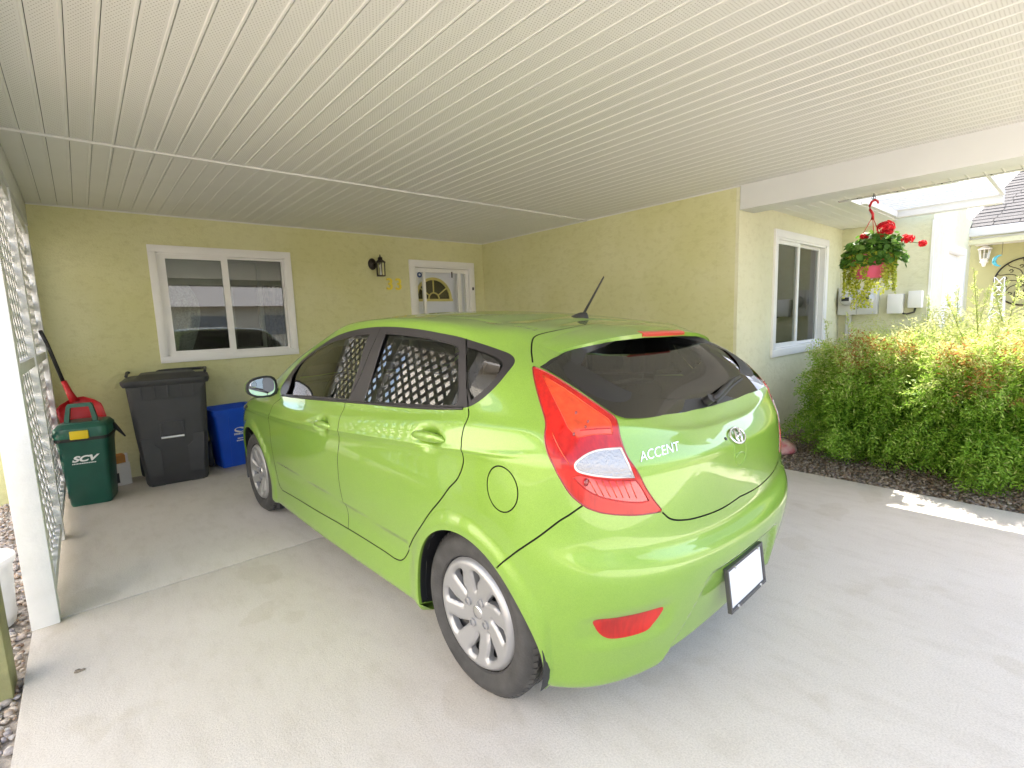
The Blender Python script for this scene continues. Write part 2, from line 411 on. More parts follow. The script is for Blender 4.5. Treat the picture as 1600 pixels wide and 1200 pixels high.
boxo('edge_trim', SW-.014, SW-.001, EY, BW-.01, CE-.012, CE-.001, M_soffit, house)
boxo('edge_trim', -.22, SW-.015, BW-.014, BW-.001, CE-.012, CE-.001, M_soffit, house)
# porch soffit (strips run along x under the wide eave)
psof = empty('porch_soffit', (0, 0, 0)); psof.parent = house
bm = bmesh.new()
pr = [(0, 0), (.084, 0), (.0875, -.0028), (.0940, -.0028), (.0975, 0), (.0975, .006), (0, .006)]
def sof(x0, x1, y, ):
    bm = bmesh.new(); loft(bm, [[(x, y+a, SO+z) for a, z in pr] for x in (x1, x0)]); obj('soffit_panel', bm, M_soffit, psof)
y = EY-.1
while y > -.6:
    sof(SW+.281, 5.40 if y < 1.50 else 7.39, y); y -= .1
boxo('soffit_trim', 5.41, 5.47, -.65, 1.50, SO-.004, SO+.03, M_beam, psof, bev=.002)
boxo('soffit_trim', 5.472, 7.2, 1.49, 1.584, SO-.004, SO+.03, M_beam, psof)
bm = bmesh.new()
for k in range(7): lathe(bm, [(0, SO-.006), (.006, SO-.006), (.006, SO-.002)], 8, cx=5.405, cy=1.42-k*.29)
obj('rivet', bm, M_bronze, psof)
boxo('soffit_seam', 5.400, 5.409, -.65, 1.5, SO-.001, SO+.004, M_bronze, psof)
boxo('well_side', 5.455, 5.470, -.65, 1.489, SO+.031, 2.60, M_white, sky_ if False else psof)
boxo('well_side', 5.472, 7.2, 1.521, 1.535, SO+.031, 2.60, M_white, psof)
boxo('porch_roof_deck', 5.3, 7.6, 1.53, EY+.4, SO+.05, SO+.12, M_dark, house)
# slatted skylight bay with its gutter box
sky_ = empty('slatted_skylight'); sky_.parent = house
boxo('gutter_box', 7.02, 7.14, .615, 1.486, 2.325, 2.41, M_roofw, sky_, bev=.006)
boxo('gutter_lip', 6.98, 7.018, .60, 1.486, 2.405, 2.43, M_roofw, sky_)
boxo('end_rafter', 5.80, 7.0, 1.45, 1.486, 2.33, 2.41, M_roofw, sky_)
boxo('end_rafter', 5.63, 7.0, .60, .63, 2.39, 2.43, M_roofw, sky_)
for k in range(9): boxo('slat', 5.98+k*.112, 5.98+k*.112+.022, .64, 1.445, 2.385, 2.405, M_roofw, sky_)
# white corner downpipe on the meter side
boxo('corner_trim', 7.392, 7.41, 1.178, 1.205, 0, 2.30, M_white, house)

# ---------------- windows
def sash(win, x0, x1, z0, z1, y, w, name='sash', pane=True, m=M_white, gm=M_hglass):
    bm = bmesh.new()
    box(bm, x0, x1, y, y+.035, z0, z0+w); box(bm, x0, x1, y, y+.035, z1-w, z1); box(bm, x0, x0+w, y, y+.035, z0+w, z1-w); box(bm, x1-w, x1, y, y+.035, z0+w, z1-w)
    obj(name, bm, m, win)
    if pane: boxo('pane', x0+w-.002, x1-w+.002, y+.015, y+.019, z0+w-.002, z1-w+.002, gm, win)
def casing(win, x0, x1, z0, z1, y, w):
    bm = bmesh.new(); f = y-.022
    for (a, b, c, d) in ((x0, x1, z1-w, z1), (x0, x1, z0, z0+w), (x0, x0+w, z0+w, z1-w), (x1-w, x1, z0+w, z1-w)):
        box(bm, a, b, f, y+.05, c, d, .003)
    g = w*.55                                     # stepped inner moulding
    for (a, b, c, d) in ((x0+w, x1-w, z1-w-g*.45, z1-w), (x0+w, x1-w, z0+w, z0+w+g*.45), (x0+w, x0+w+g*.45, z0+w, z1-w), (x1-w-g*.45, x1-w, z0+w, z1-w)):
        box(bm, a, b, f+.01, y+.07, c, d)
    obj('frame', bm, M_white, win, angle=35)
win = empty('window'); win.parent = house
casing(win, WX0, WX1, WZ0, WZ1, BW, .062)
sash(win, .635, 1.225, 1.105, 2.11, BW+.005, .058)
sash(win, 1.20, 1.785, 1.115, 2.105, BW+.045, .03)
sash(win, 1.23, 1.552, 1.125, 2.09, BW+.10, .035, 'screen_frame', False, m=mat('screen_frame_grey', (.5, .48, .44), .5))
M_blind = mat('cream_blind', (.78, .76, .68), .8, var=.04)
M_blind2 = mat('grey_blind', (.60, .55, .48), .8, var=.04)
boxo('blind', .60, 1.21, BW+.20, BW+.21, 1.82, 2.2, M_blind, win)
boxo('blind', 1.22, 1.80, BW+.24, BW+.25, 1.83, 2.2, M_blind2, win)
M_curt = mat('lace_curtain', (.20, .185, .15), .9, col2=(.05, .045, .035), vscale=28)
bm = bmesh.new()
pts = [(1.53+.30*k/40, BW+.27+.018*math.sin(k*1.1), 0) for k in range(41)]
loft_r = []
for z in (.9, 1.85): loft_r.append([bm.verts.new((x, y, z)) for x, y, _ in pts])
for k in range(40): bm.faces.new((loft_r[0][k], loft_r[0][k+1], loft_r[1][k+1], loft_r[1][k]))
obj('curtain', bm, M_curt, win, smooth=True)
bm = bmesh.new()
for sgn, x0 in ((1, .64),):
    for z0, z1, n in ((1.1, 1.82, 30),):
        rows = []
        for j in range(9):
            zz = z1+(z0-z1)*j/8; ww = .16+.28*abs(math.sin(j/8*math.pi*.62+.35))*(1-j/10)
            rows.append([bm.verts.new((x0+ww*k/n, BW+.23+.01*math.sin(k*.9+j*.3), zz)) for k in range(n+1)])
        for j in range(8):
            for k in range(n): bm.faces.new((rows[j][k], rows[j][k+1], rows[j+1][k+1], rows[j+1][k]))
M_lace = mat('white_lace', (.85, .85, .83), .9, col2=(.5, .5, .48), vscale=60)
obj('curtain', bm, M_lace, win, smooth=True)
# dim room behind
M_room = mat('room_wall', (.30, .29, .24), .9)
def room(x0, x1, y0, y1, z0, z1):
    bm = bmesh.new(); box(bm, x0, x1, y0, y1, z0, z1)
    for f in list(bm.faces):
        if f.normal.length == 0: f.normal_update()
    bm.normal_update()
    for f in list(bm.faces):
        if f.normal.y < -.9: bm.faces.remove(f)
    obj('room', bm, M_room, house)
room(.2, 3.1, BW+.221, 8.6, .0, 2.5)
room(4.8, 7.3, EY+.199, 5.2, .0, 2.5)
win2 = empty('window'); win2.parent = house
casing(win2, RX0, RX1, RZ0, RZ1, EY, .075)
sash(win2, 5.385, 6.02, .955, 2.07, EY+.005, .05)
sash(win2, 5.99, 6.785, .955, 2.07, EY+.05, .035)
boxo('screen', 6.04, 6.74, EY+.09, EY+.092, .98, 2.05, glass_mat('insect_screen', (.30, .30, .31), 1.02), win2)
boxo('blind', 5.40, 5.97, EY+.30, EY+.31, 1.45, 2.1, mat('pale_blind', (.62, .66, .60), .8), win2)
boxo('counter', 5.3, 6.9, EY+.6, EY+1.2, .5, 1.0, mat('counter_dark', (.10, .09, .08), .5), win2)
boxo('appliance', 5.46, 5.76, EY+.45, EY+.7, 1.02, 1.30, M_white, win2, bev=.01)

# ---------------- front door
dr = empty('front_door'); dr.parent = house
bm = bmesh.new()
for (a, b, c, d) in ((DX0, DX1, DZ-.075, DZ), (DX0, DX0+.085, 0, DZ-.075), (DX1-.085, DX1, 0, DZ-.075)):
    box(bm, a, b, BW-.022, BW+.1, c, d, .003)
box(bm, DX0+.085, DX1-.085, BW-.012, BW+.08, DZ-.092, DZ-.076)
obj('frame', bm, M_white, dr, angle=35)
# inner slab
boxo('door_slab', DX0+.06, DX1-.06, BW+.155, BW+.20, .02, 2.12, M_doorw, dr)
fx, fz, fr = 3.765, 1.675, .262
bm = bmesh.new()
def arcbar(bm, r0, r1, y0, y1, a0=0, a1=180, n=24):
    for k in range(n):
        A, B = R_(a0+(a1-a0)*k/n), R_(a0+(a1-a0)*(k+1)/n)
        q = [(fx+r*math.cos(t_), y, fz+r*math.sin(t_)) for y in (y0, y1) for t_, r in ((A, r0), (B, r0), (B, r1), (A, r1))]
        v = [bm.verts.new(p) for p in q]
        for f in ((0, 1, 2, 3), (7, 6, 5, 4), (0, 3, 7, 4), (1, 5, 6, 2), (3, 2, 6, 7), (0, 4, 5, 1)): bm.faces.new([v[i] for i in f])
arcbar(bm, fr-.004, fr+.032, BW+.132, BW+.156); arcbar(bm, .075, .092, BW+.135, BW+.156)
box(bm, fx-fr-.045, fx+fr+.045, BW+.131, BW+.156, fz-.032, fz)
for a in (35, 90, 145):
    ca, sa = math.cos(R_(a)), math.sin(R_(a)); px, pz = -sa*.007, ca*.007
    v = [bm.verts.new((fx+r*ca+s*px, y, fz+r*sa+s*pz)) for y in (BW+.136, BW+.156) for r, s in ((.08, -1), (fr, -1), (fr, 1), (.08, 1))]
    for f in ((0, 1, 2, 3), (7, 6, 5, 4), (0, 3, 7, 4), (1, 5, 6, 2), (3, 2, 6, 7), (0, 4, 5, 1)): bm.faces.new([v[i] for i in f])
bmesh.ops.recalc_face_normals(bm, faces=bm.faces)
obj('fan_window_frame', bm, M_brassp, dr)
bm = bmesh.new(); c0 = bm.verts.new((fx, BW+.150, fz)); vs = [bm.verts.new((fx+fr*math.cos(R_(a)), BW+.150, fz+fr*math.sin(R_(a)))) for a in range(0, 181, 6)]
for a, b in zip(vs, vs[1:]): bm.faces.new((c0, b, a))
obj('fan_window_glass', bm, mat('dark_fan_glass', (.05, .04, .015), .1, coat=.6), dr)
# storm door in front
bm = bmesh.new()
box(bm, DX0+.088, DX0+.13, BW+.02, BW+.055, .03, DZ-.098); box(bm, DX1-.13, DX1-.088, BW+.02, BW+.055, .03, DZ-.098)
box(bm, DX0+.13, DX1-.13, BW+.02, BW+.055, DZ-.15, DZ-.098); box(bm, 3.535, 3.572, BW+.018, BW+.057, .03, DZ-.151); box(bm, 4.095, 4.15, BW+.018, BW+.057, .03, DZ-.151)
box(bm, DX0+.13, DX1-.13, BW+.021, BW+.054, .03, .9)
obj('storm_door', bm, M_white, dr)
boxo('storm_glass', DX0+.13, DX1-.13, BW+.034, BW+.038, .9, DZ-.15, glass_mat('storm_glass', (.97, .98, 1.0), 1.3), dr)
bm = bmesh.new(); lathe(bm, [(.0, 0), (.036, 0), (.036, .002)], 24)
o = obj('round_sticker', bm, mat('sticker_blue', (.04, .08, .25), .5), dr); o.rotation_euler = (R_(90), 0, 0); o.location = (3.49, BW+.033, 1.985)
bm = bmesh.new(); lathe(bm, [(.0, 0), (.014, 0), (.014, .002)], 16)
o = obj('sticker_dot', bm, M_print, dr); o.rotation_euler = (R_(90), 0, 0); o.location = (3.49, BW+.030, 1.987)
boxo('door_latch', DX1-.05, DX1-.03, BW-.035, BW-.022, 1.79, 1.83, M_bronze, dr)
boxo('closer_hook', 3.99, 4.0, BW+.005, BW+.019, 1.96, 2.04, M_bronze, dr)

# ---------------- wall lantern and house number
ln = empty('wall_lantern', (2.81, BW, 2.06), 0, 'bronze carriage lantern with clear glass on the green wall', 'lantern')
bm = bmesh.new(); r_ = lathe(bm, [(.0, 0), (.058, 0), (.062, -.008), (.05, -.02), (.02, -.028), (0, -.03)], 24, axis='y')
o = obj('backplate', bm, M_bronze, ln, smooth=True); o.location = (0, 0, .03); o.scale = (.9, 1, 1.15)
bm = bmesh.new(); tube(bm, [(0, -.02, .03), (.01, -.06, .045), (.03, -.10, .05), (.05, -.115, .045)], .009)
obj('arm', bm, M_bronze, ln, smooth=True)
lx, ly = .055, -.115
bm = bmesh.new()
def hexr(r, z, n=6): return [(lx+r*math.cos(2*math.pi*k/n+.3), ly+r*math.sin(2*math.pi*k/n+.3), z) for k in range(n)]
loft(bm, [hexr(.062, .035), hexr(.066, .045), hexr(.045, .062), hexr(.03, .072), hexr(.026, .088), hexr(.034, .093), hexr(.02, .105), hexr(.008, .115), hexr(.009, .125), hexr(.002, .138)])
obj('cap', bm, M_bronze, ln)
bm = bmesh.new()
for k in range(6):
    a = 2*math.pi*k/6+.3; ca, sa = math.cos(a), math.sin(a)
    tube(bm, [(lx+.054*ca, ly+.054*sa, .037), (lx+.050*ca, ly+.050*sa, -.125)], .0045, 6)
loft(bm, [hexr(.052, -.125), hexr(.058, -.118), hexr(.056, -.112)])
obj('cage', bm, M_bronze, ln)
bm = bmesh.new(); loft(bm, [hexr(.050, .034), hexr(.046, -.112)], False, False); obj('glass', bm, M_clear, ln)
bm = bmesh.new(); tube(bm, [(lx, ly, -.11), (lx, ly, -.02)], .012); tube(bm, [(lx, ly, -.02), (lx, ly, .0), (lx, ly, .025)], [.014, .02, .006]); obj('candle_bulb', bm, M_print, ln, smooth=True)
hn = empty('house_number', (3.085, BW, 1.845), 0, 'brass number 33 fixed to the green wall beside the door', 'house number')
for dx in (-.062, .062):
    text('numeral', '3', .205, M_brass, hn, frame_mat((dx, -.014, 0), (1, 0, 0), (0, 0, 1)), .008, bold=.003)

# ---------------- lattice screen at the left
ls = empty('lattice_screen', (-.27, 3.09, 0), 0, 'white diagonal lattice privacy screen between posts at the carport edge', 'screen')
def LB(name, x0, x1, y0, y1, z0, z1, m=M_wpaint, bev=.004): return boxo(name, x0+.27, x1+.27, y0-3.09, y1-3.09, z0, z1, m, ls, bev)
posts = [3.09, 4.36, 5.66]
LB('post', -.322, -.222, 3.09, 3.20, 0, 2.262); LB('post', -.318, -.226, 4.36, 4.45, 0, 2.262); LB('post', -.315, -.226, 5.70, 5.80, 0, 2.262)
def clip(y0, y1, z0, z1, c, s):
    # line z = s*(y-y0) + c, clipped to the rectangle
    pts = []
    for y in (y0, y1):
        z = s*(y-y0)+c
        if z0-1e-9 <= z <= z1+1e-9: pts.append((y, z))
    for z in (z0, z1):
        y = y0+(z-c)/s
        if y0 < y < y1: pts.append((y, z))
    pts = sorted(set((round(a, 5), round(b, 5)) for a, b in pts))
    return (pts[0], pts[-1]) if len(pts) >= 2 and math.dist(pts[0], pts[-1]) > .03 else None
for (ya, yb) in ((3.20, 4.36), (4.45, 5.70)):
    LB('rail', -.30, -.235, ya, yb, .055, .115); LB('rail', -.30, -.235, ya, yb, 1.165, 1.225); LB('rail', -.30, -.235, ya, yb, 2.18, 2.255)
    for (za, zb) in ((.115, 1.165), (1.225, 2.18)):
        for s, dx in ((1, 0), (-1, .0065)):
            c = za-(yb-ya)-.05 if s > 0 else za-.05
            while c < zb+(yb-ya):
                r = clip(ya, yb, za, zb, c, s); c += .150
                if not r: continue
                (a, b), (d, e) = r; n = Vector((0, -(e-b), d-a)).normalized()*.021
                bm = bmesh.new(); x0 = -.273+dx+.27
                q = [(x0+k*.006, y_-3.09+sg*n.y, z_+sg*n.z) for k in (0, 1) for (y_, z_, sg) in ((a, b, 1), (d, e, 1), (d, e, -1), (a, b, -1))]
                v = [bm.verts.new(p) for p in q]
                for f in ((0, 1, 2, 3), (7, 6, 5, 4), (0, 3, 7, 4), (1, 5, 6, 2), (3, 2, 6, 7), (0, 4, 5, 1)): bm.faces.new([v[i] for i in f])
                bmesh.ops.recalc_face_normals(bm, faces=bm.faces); obj('lattice_slat', bm, M_wpaint, ls)

# ---------------- gravel
def stones(name, n, xr, yr, z, size, excl=None, m=None):
    ico = bmesh.new(); bmesh.ops.create_icosphere(ico, subdivisions=1, radius=1); iv = np.array([v.co for v in ico.verts]); ifc = np.array([[v.index for v in f.verts] for f in ico.faces]); ico.free()
    ctr = np.stack([rng.uniform(*xr, n), rng.uniform(*yr, n), np.zeros(n)], 1)
    if excl is not None: ctr = ctr[~excl(ctr)]; n = len(ctr)
    sc = size*rng.uniform(.5, 1.5, (n, 1, 1))*rng.uniform(.6, 1.25, (n, 1, 3))*np.array([1, 1, .7])
    V = iv[None]*(1+rng.uniform(-.22, .22, (n, len(iv), 1)))*sc
    a = rng.uniform(0, 6.28, n); ca, sa = np.cos(a)[:, None], np.sin(a)[:, None]
    V = np.stack([V[..., 0]*ca-V[..., 1]*sa, V[..., 0]*sa+V[..., 1]*ca, V[..., 2]+rng.uniform(-.3, .8, (n, 1))*size*.6+z], -1)
    V[..., :2] += ctr[:, None, :2]
    F = ifc[None]+(np.arange(n)*len(iv))[:, None, None]
    return fast_mesh(name, V.reshape(-1, 3), F.reshape(-1, 3), m or M_stone, tint=np.repeat(rng.uniform(0, 1, n), len(iv)), kind='stuff')
tag(boxo('gravel_bed', -2.2, -.325, -2, 7.5, -.13, -.045, mat('pale_grit', (.42, .37, .31), .95, var=.3, vscale=40, bump=.8, bscale=90)), kind='structure')
tag(boxo('planting_bed', 4.435, 7.0, -3, EY+.02, -.13, -.04, M_gravel_g), kind='structure')
stones('gravel', 9000, (-1.5, -.335), (1.9, 6.5), -.035, .013)
stones('gravel', 9000, (4.45, 6.2), (-.6, 2.05), -.03, .012, m=M_stone2)

# timber post and bucket at the left edge
tag(boxo('timber_post', -.50, -.348, 2.60, 2.755, -.05, 1.0, M_timber, bev=.008), 'green treated timber post standing in the gravel, left edge', 'post')
bk = empty('bucket', (-.51, 3.36, -.03), 0, 'white plastic pail on the gravel behind the lattice post', 'bucket')
bm = bmesh.new(); lathe(bm, [(.0, 0), (.118, 0), (.122, .03), (.128, .05), (.124, .06), (.138, .30), (.148, .305), (.148, .33), (.138, .335), (.134, .33), (.12, .02), (0, .018)], 32)
obj('pail', bm, mat('white_pail', (.74, .74, .72), .45, var=.08, vscale=14), bk, angle=40)
bm = bmesh.new(); lathe(bm, [(0, .34), (.10, .345), (.15, .338), (.152, .32), (.148, .318)], 32); obj('lid', bm, mat('white_pail_lid', (.78, .78, .77), .4), bk, angle=40)

# ---------------- houses beyond
nb = empty('left_bounce_house', (-4.6, 3, 0), 0, 'pale cream house added beyond the lattice screen to bounce light', 'house')  # unseen house, added and raised to bounce sunlight in through the lattice
boxo('wall', -.2, 0, -8, 9, -.13, 5.2, mat('pale_siding', (.72, .70, .63), .8, var=.03), nb)
boxo('fascia', -.1, .35, -8.3, 9.3, 5.2, 5.38, M_white, nb)
bm = bmesh.new(); vs = [bm.verts.new(p) for p in ((.35, -8.3, 5.38), (.35, 9.3, 5.38), (-4, 9.3, 6.8), (-4, -8.3, 6.8))]; bm.faces.new(vs); obj('roof', bm, M_shingle, nb)
ob = empty('far_bungalow', (3, -19, 0), 0, 'pale bungalow across the road, reflected in the window glass', 'house')
boxo('wall', -9, 9, -6, 0, -.13, 2.6, mat('far_cream', (.62, .60, .5), .9), ob)
bm = bmesh.new(); a = [bm.verts.new(p) for p in ((-9.6, .6, 2.6), (9.6, .6, 2.6), (5, -3, 4.6), (-5, -3, 4.6), (-9.6, -6.6, 2.6), (9.6, -6.6, 2.6))]
bm.faces.new((a[0], a[1], a[2], a[3])); bm.faces.new((a[4], a[3], a[2], a[5])); bm.faces.new((a[0], a[3], a[4])); bm.faces.new((a[1], a[5], a[2])); bm.faces.new((a[0], a[4], a[5], a[1]))
obj('roof', bm, mat('pale_shingle', (.33, .32, .32), .9, var=.15, vscale=10), ob)
boxo('garage_door', -5, -1.5, .001, .05, -.1, 2.2, M_white, ob)
for x in (1.5, 5): boxo('window', x, x+1.6, .001, .05, 1, 2.1, mat('far_pane', (.25, .27, .28), .2), ob)

# right neighbour with shingled roof
rn = empty('neighbouring_bungalow', (10, 0, 0), 0, 'neighbouring bungalow with grey shingle roof and white gutter beyond the bush', 'house')
boxo('porch_wall', 1.3, 1.5, -7, 1.38, -.13, 2.6, mat('stucco_olive', (.40, .39, .20), .9, var=.06, vscale=2, bump=.3, bscale=40), rn)
boxo('gutter', -.06, .06, -7, 1.25, 2.31, 2.43, M_roofw, rn, bev=.008)
boxo('porch_soffit', .06, 1.3, -7, 1.25, 2.27, 2.30, M_soffit, rn)
boxo('porch_beam', .02, .14, -7, 1.2, 2.20, 2.268, M_stucco2, rn)
# roof plane with separate shingle courses
pit = math.atan2(.62, 1.3)
nrow = 22; row = .145
for i in range(nrow):
    x0 = .0+i*row*math.cos(pit); z0 = 2.44+i*row*math.sin(pit)
    yl = 1.27-(i*.022)
    bm = bmesh.new(); n = 40
    # one course made of tabs of uneven depth
    y = yl
    while y > -7:
        w_ = .30*random.uniform(.85, 1.15); d_ = random.uniform(-.008, .008)
        L_ = row+.03
        v = [bm.verts.new(p) for p in ((x0-d_, y, z0+.010), (x0-d_, y-w_+.008, z0+.010), (x0+L_*math.cos(pit), y-w_+.008, z0+L_*math.sin(pit)), (x0+L_*math.cos(pit), y, z0+L_*math.sin(pit)),
                                       (x0-d_, y, z0), (x0-d_, y-w_+.008, z0))]
        bm.faces.new((v[0], v[1], v[2], v[3])); bm.faces.new((v[4], v[5], v[1], v[0])); y -= w_
    obj('shingle_course', bm, M_shingle, rn)
bm = bmesh.new(); xx = nrow*row*math.cos(pit); zz = 2.44+nrow*row*math.sin(pit)
bm.faces.new([bm.verts.new(p) for p in ((0, 1.27, 2.43), (0, -7, 2.43), (xx, -7, zz-.01), (xx, 1.27-nrow*.022, zz-.01))]); obj('roof_deck', bm, M_shingle, rn)
boxo('rear_roof_wall', xx-.02, xx+.3, -7, .9, 2.4, zz+.35, mat('grey_gable', (.30, .30, .31), .8), rn)

# their porch: white coach lamp, metal wheel, moon chime
wl = empty('porch_lamp', (11.28, 1.14, 2.10), 0, 'white coach lamp on the neighbouring olive porch wall', 'lantern')
bm = bmesh.new(); lathe(bm, [(.0, -.17), (.02, -.165), (.03, -.12), (.055, -.10), (.045, -.06), (.06, -.05), (.06, -.045)], 8, cx=-.08)
obj('base', bm, M_white, wl)
bm = bmesh.new(); lathe(bm, [(.052, -.045), (.07, .10)], 8, cx=-.08); obj('glass', bm, M_clear, wl)
bm = bmesh.new(); lathe(bm, [(.085, .10), (.09, .115), (.04, .15), (.0, .17)], 8, cx=-.08)
for k in range(8):
    a = 2*math.pi*k/8; tube(bm, [(-.08+.054*math.cos(a), .054*math.sin(a), -.045), (-.08+.072*math.cos(a), .072*math.sin(a), .10)], .005, 5)
box(bm, -.02, .02, -.03, .03, -.1, .05)
obj('cage', bm, M_white, wl)
wd = empty('wheel_ornament', (11.27, .64, 1.66), 0, 'black wrought iron sunburst wheel hung on the olive porch wall', 'wall ornament')
def ring(bm, r, tr, n=40, x=0):
    pts = [Vector((x, r*math.cos(2*math.pi*k/n), r*math.sin(2*math.pi*k/n))) for k in range(n)]
    rr = []
    for k, p in enumerate(pts):
        d = Vector((0, p.y, p.z)).normalized(); rr.append([bm.verts.new(p+d*tr*math.cos(t)+Vector((tr, 0, 0))*math.sin(t)) for t in (0, math.pi/2, math.pi, 3*math.pi/2)])
    for k in range(n):
        for j in range(4): bm.faces.new((rr[k][j], rr[k][(j+1) % 4], rr[(k+1) % n][(j+1) % 4], rr[(k+1) % n][j]))
bm = bmesh.new(); ring(bm, .37, .011); obj('rim', bm, M_bronze, wd)
bm = bmesh.new(); ring(bm, .05, .02, 16); obj('hub', bm, M_bronze, wd)
for k in range(12):
    a = 2*math.pi*k/12
    bm = bmesh.new(); pts = []
    for q in range(9):
        r = .06+.30*q/8; b = a+.16*math.sin(q/8*math.pi*1.6); pts.append((0, r*math.cos(b), r*math.sin(b)))
    tube(bm, pts, .006, 5)
    b = a+.1; cy, cz = .25*math.cos(b+.15), .25*math.sin(b+.15)
    tube(bm, [(0, cy+.022*math.cos(t/6*6.28), cz+.022*math.sin(t/6*6.28)) for t in range(6)], .006, 4)
    obj('spoke', bm, M_bronze, wd)
mo = empty('moon_chime', (10.4, .84, 1.96), 0, 'turquoise glass crescent moon hanging under the neighbouring porch eave', 'ornament')
bm = bmesh.new(); pts = []
for k in range(13):
    t = R_(90+180*k/12); pts.append((0, .03-.08*math.cos(t), .08*math.sin(t)))
tube(bm, pts, [.004+.022*math.sin(math.pi*k/12) for k in range(13)], 8); obj('crescent', bm, mat('turquoise_glass', (.03, .42, .55), .15, coat=1), mo, smooth=True)
bm = bmesh.new(); tube(bm, [(0, .03, .08), (0, .03, .30)], .003, 5); obj('cord', bm, M_bronze, mo)
ob2 = empty('garden_obelisk', (9.3, .78, 0), 0, 'small white lattice obelisk rising behind the bush by the porch', 'trellis')
for sx in (-1, 1):
    for sy in (-1, 1):
        bm = bmesh.new(); tube(bm, [(sx*.13, sy*.13, -.05), (sx*.05, sy*.05, 1.55)], .009, 5); obj('leg', bm, M_white, ob2)
for z in (.4, .8, 1.15, 1.3, 1.45, 1.55):
    bm = bmesh.new(); q = .13-.08*z/1.55
    for (a, b) in (((-q, -q), (q, -q)), ((q, -q), (q, q)), ((q, q), (-q, q)), ((-q, q), (-q, -q))):
        tube(bm, [(a[0], a[1], z), (b[0], b[1], z)], .006, 4)
        tube(bm, [(a[0], a[1], z), (b[0]*.92, b[1]*.92, z+.13)], .005, 4)
    obj('cross_bar', bm, M_white, ob2)
# white side door of the unit on the right
sd = empty('side_door'); sd.parent = house
bm = bmesh.new()
for (a, b, c, d) in ((8.17, 9.68, 2.02, 2.11), (8.17, 8.29, 0, 2.02), (9.56, 9.68, 0, 2.02)): box(bm, a, b, 1.17, 1.26, c, d, .004)
obj('frame', bm, M_white, sd)
boxo('sidelight', 8.30, 8.56, 1.25, 1.262, .05, 2.0, mat('sidelight_grey', (.35, .36, .37), .15), sd)
boxo('door_slab', 8.58, 9.55, 1.24, 1.29, .02, 2.01, M_white, sd, bev=.004)
for z in (.2, 1.1): boxo('door_panel', 8.72, 9.42, 1.232, 1.241, z, z+.75, M_white, sd, bev=.003)

# ---------------- meters and service boxes on the cream wall
M_gl = mat('meter_glass', (.45, .46, .45), .1, coat=1)
def meter(y, label):
    e = empty('electricity_meter', (7.4, y, 1.26), 0, label, 'meter', 'electricity meters on the cream wall')
    boxo('cabinet', -.12, -.001, -.101, .101, 0, .34, M_util, e, bev=.006)
    bm = bmesh.new()
    prof = [(.0, -.20), (.055, -.198), (.066, -.185), (.068, -.14), (.08, -.135), (.08, -.121)]
    rr = []
    for r, x in prof: rr.append([bm.verts.new((x, r*math.cos(2*math.pi*k/24), .19+r*math.sin(2*math.pi*k/24))) for k in range(24)])
    for i in range(len(rr)-1):
        for k in range(24):
            try: bm.faces.new((rr[i][k], rr[i][(k+1) % 24], rr[i+1][(k+1) % 24], rr[i+1][k]))
            except Exception: pass
    bmesh.ops.recalc_face_normals(bm, faces=bm.faces)
    obj('meter_dome', bm, M_gl, e, smooth=True)
    boxo('dial_plate', -.205, -.199, -.04, .04, .17, .215, M_black, e)
meter(1.965, 'grey electricity meter nearest the inner corner, behind the basket vines')
meter(1.76, 'grey electricity meter further out along the wall, beside the first meter')
tag(boxo('conduit_pipe', 7.33, 7.39, 1.93, 1.99, -.05, 1.258, M_util, bev=.01), 'grey conduit dropping below the meters to the ground', 'pipe')
tag(boxo('service_box', 7.30, 7.398, 1.41, 1.56, 1.26, 1.49, M_white, bev=.01), 'plain white service box lower beside the meters', 'utility box', 'service boxes on the cream wall')
tag(boxo('service_box', 7.29, 7.398, 1.235, 1.365, 1.32, 1.515, M_white, bev=.012), 'white service box nearest the wall corner, hung a little higher', 'utility box', 'service boxes on the cream wall')
bm = bmesh.new(); tube(bm, [(7.36, 1.3, 1.32), (7.36, 1.31, 1.27), (7.36, 1.38, 1.25), (7.35, 1.42, 1.262)], .012, 6)
tag(obj('black_cable', bm, M_black, smooth=True), 'black cable looping below the two white service boxes', 'cable')
# bag by the wall foot
bm = bmesh.new()
for i in range(3): pass
rings = []
for q, (h, s) in enumerate(((0, 1), (.03, 1.08), (.07, .95), (.10, .6), (.11, .2))):
    rings.append([(.17*s*math.cos(t)*(1+.12*math.sin(5*t+q)), .10*s*math.sin(t)*(1+.1*math.cos(4*t+q)), h) for t in [2*math.pi*k/20 for k in range(20)]])
loft(bm, rings)
M_bag = mat('printed_bag', (.55, .08, .12), .4, col2=(.75, .73, .72), vscale=9)
o = obj('soil_bag', bm, M_bag, smooth=True); o.location = (5.12, 1.86, -.03); o.rotation_euler[2] = .5
tag(o, 'crumpled red and white printed bag lying on gravel behind the car', 'bag')
bm = bmesh.new(); box(bm, -.09, .09, -.07, .07, 0, .12, .02)
o = obj('grey_stone_block', bm, mat('grey_block', (.42, .42, .45), .8, var=.1), angle=40); o.location = (5.12, 1.99, -.03); tag(o, 'small grey block against the wall foot behind the car', 'block')
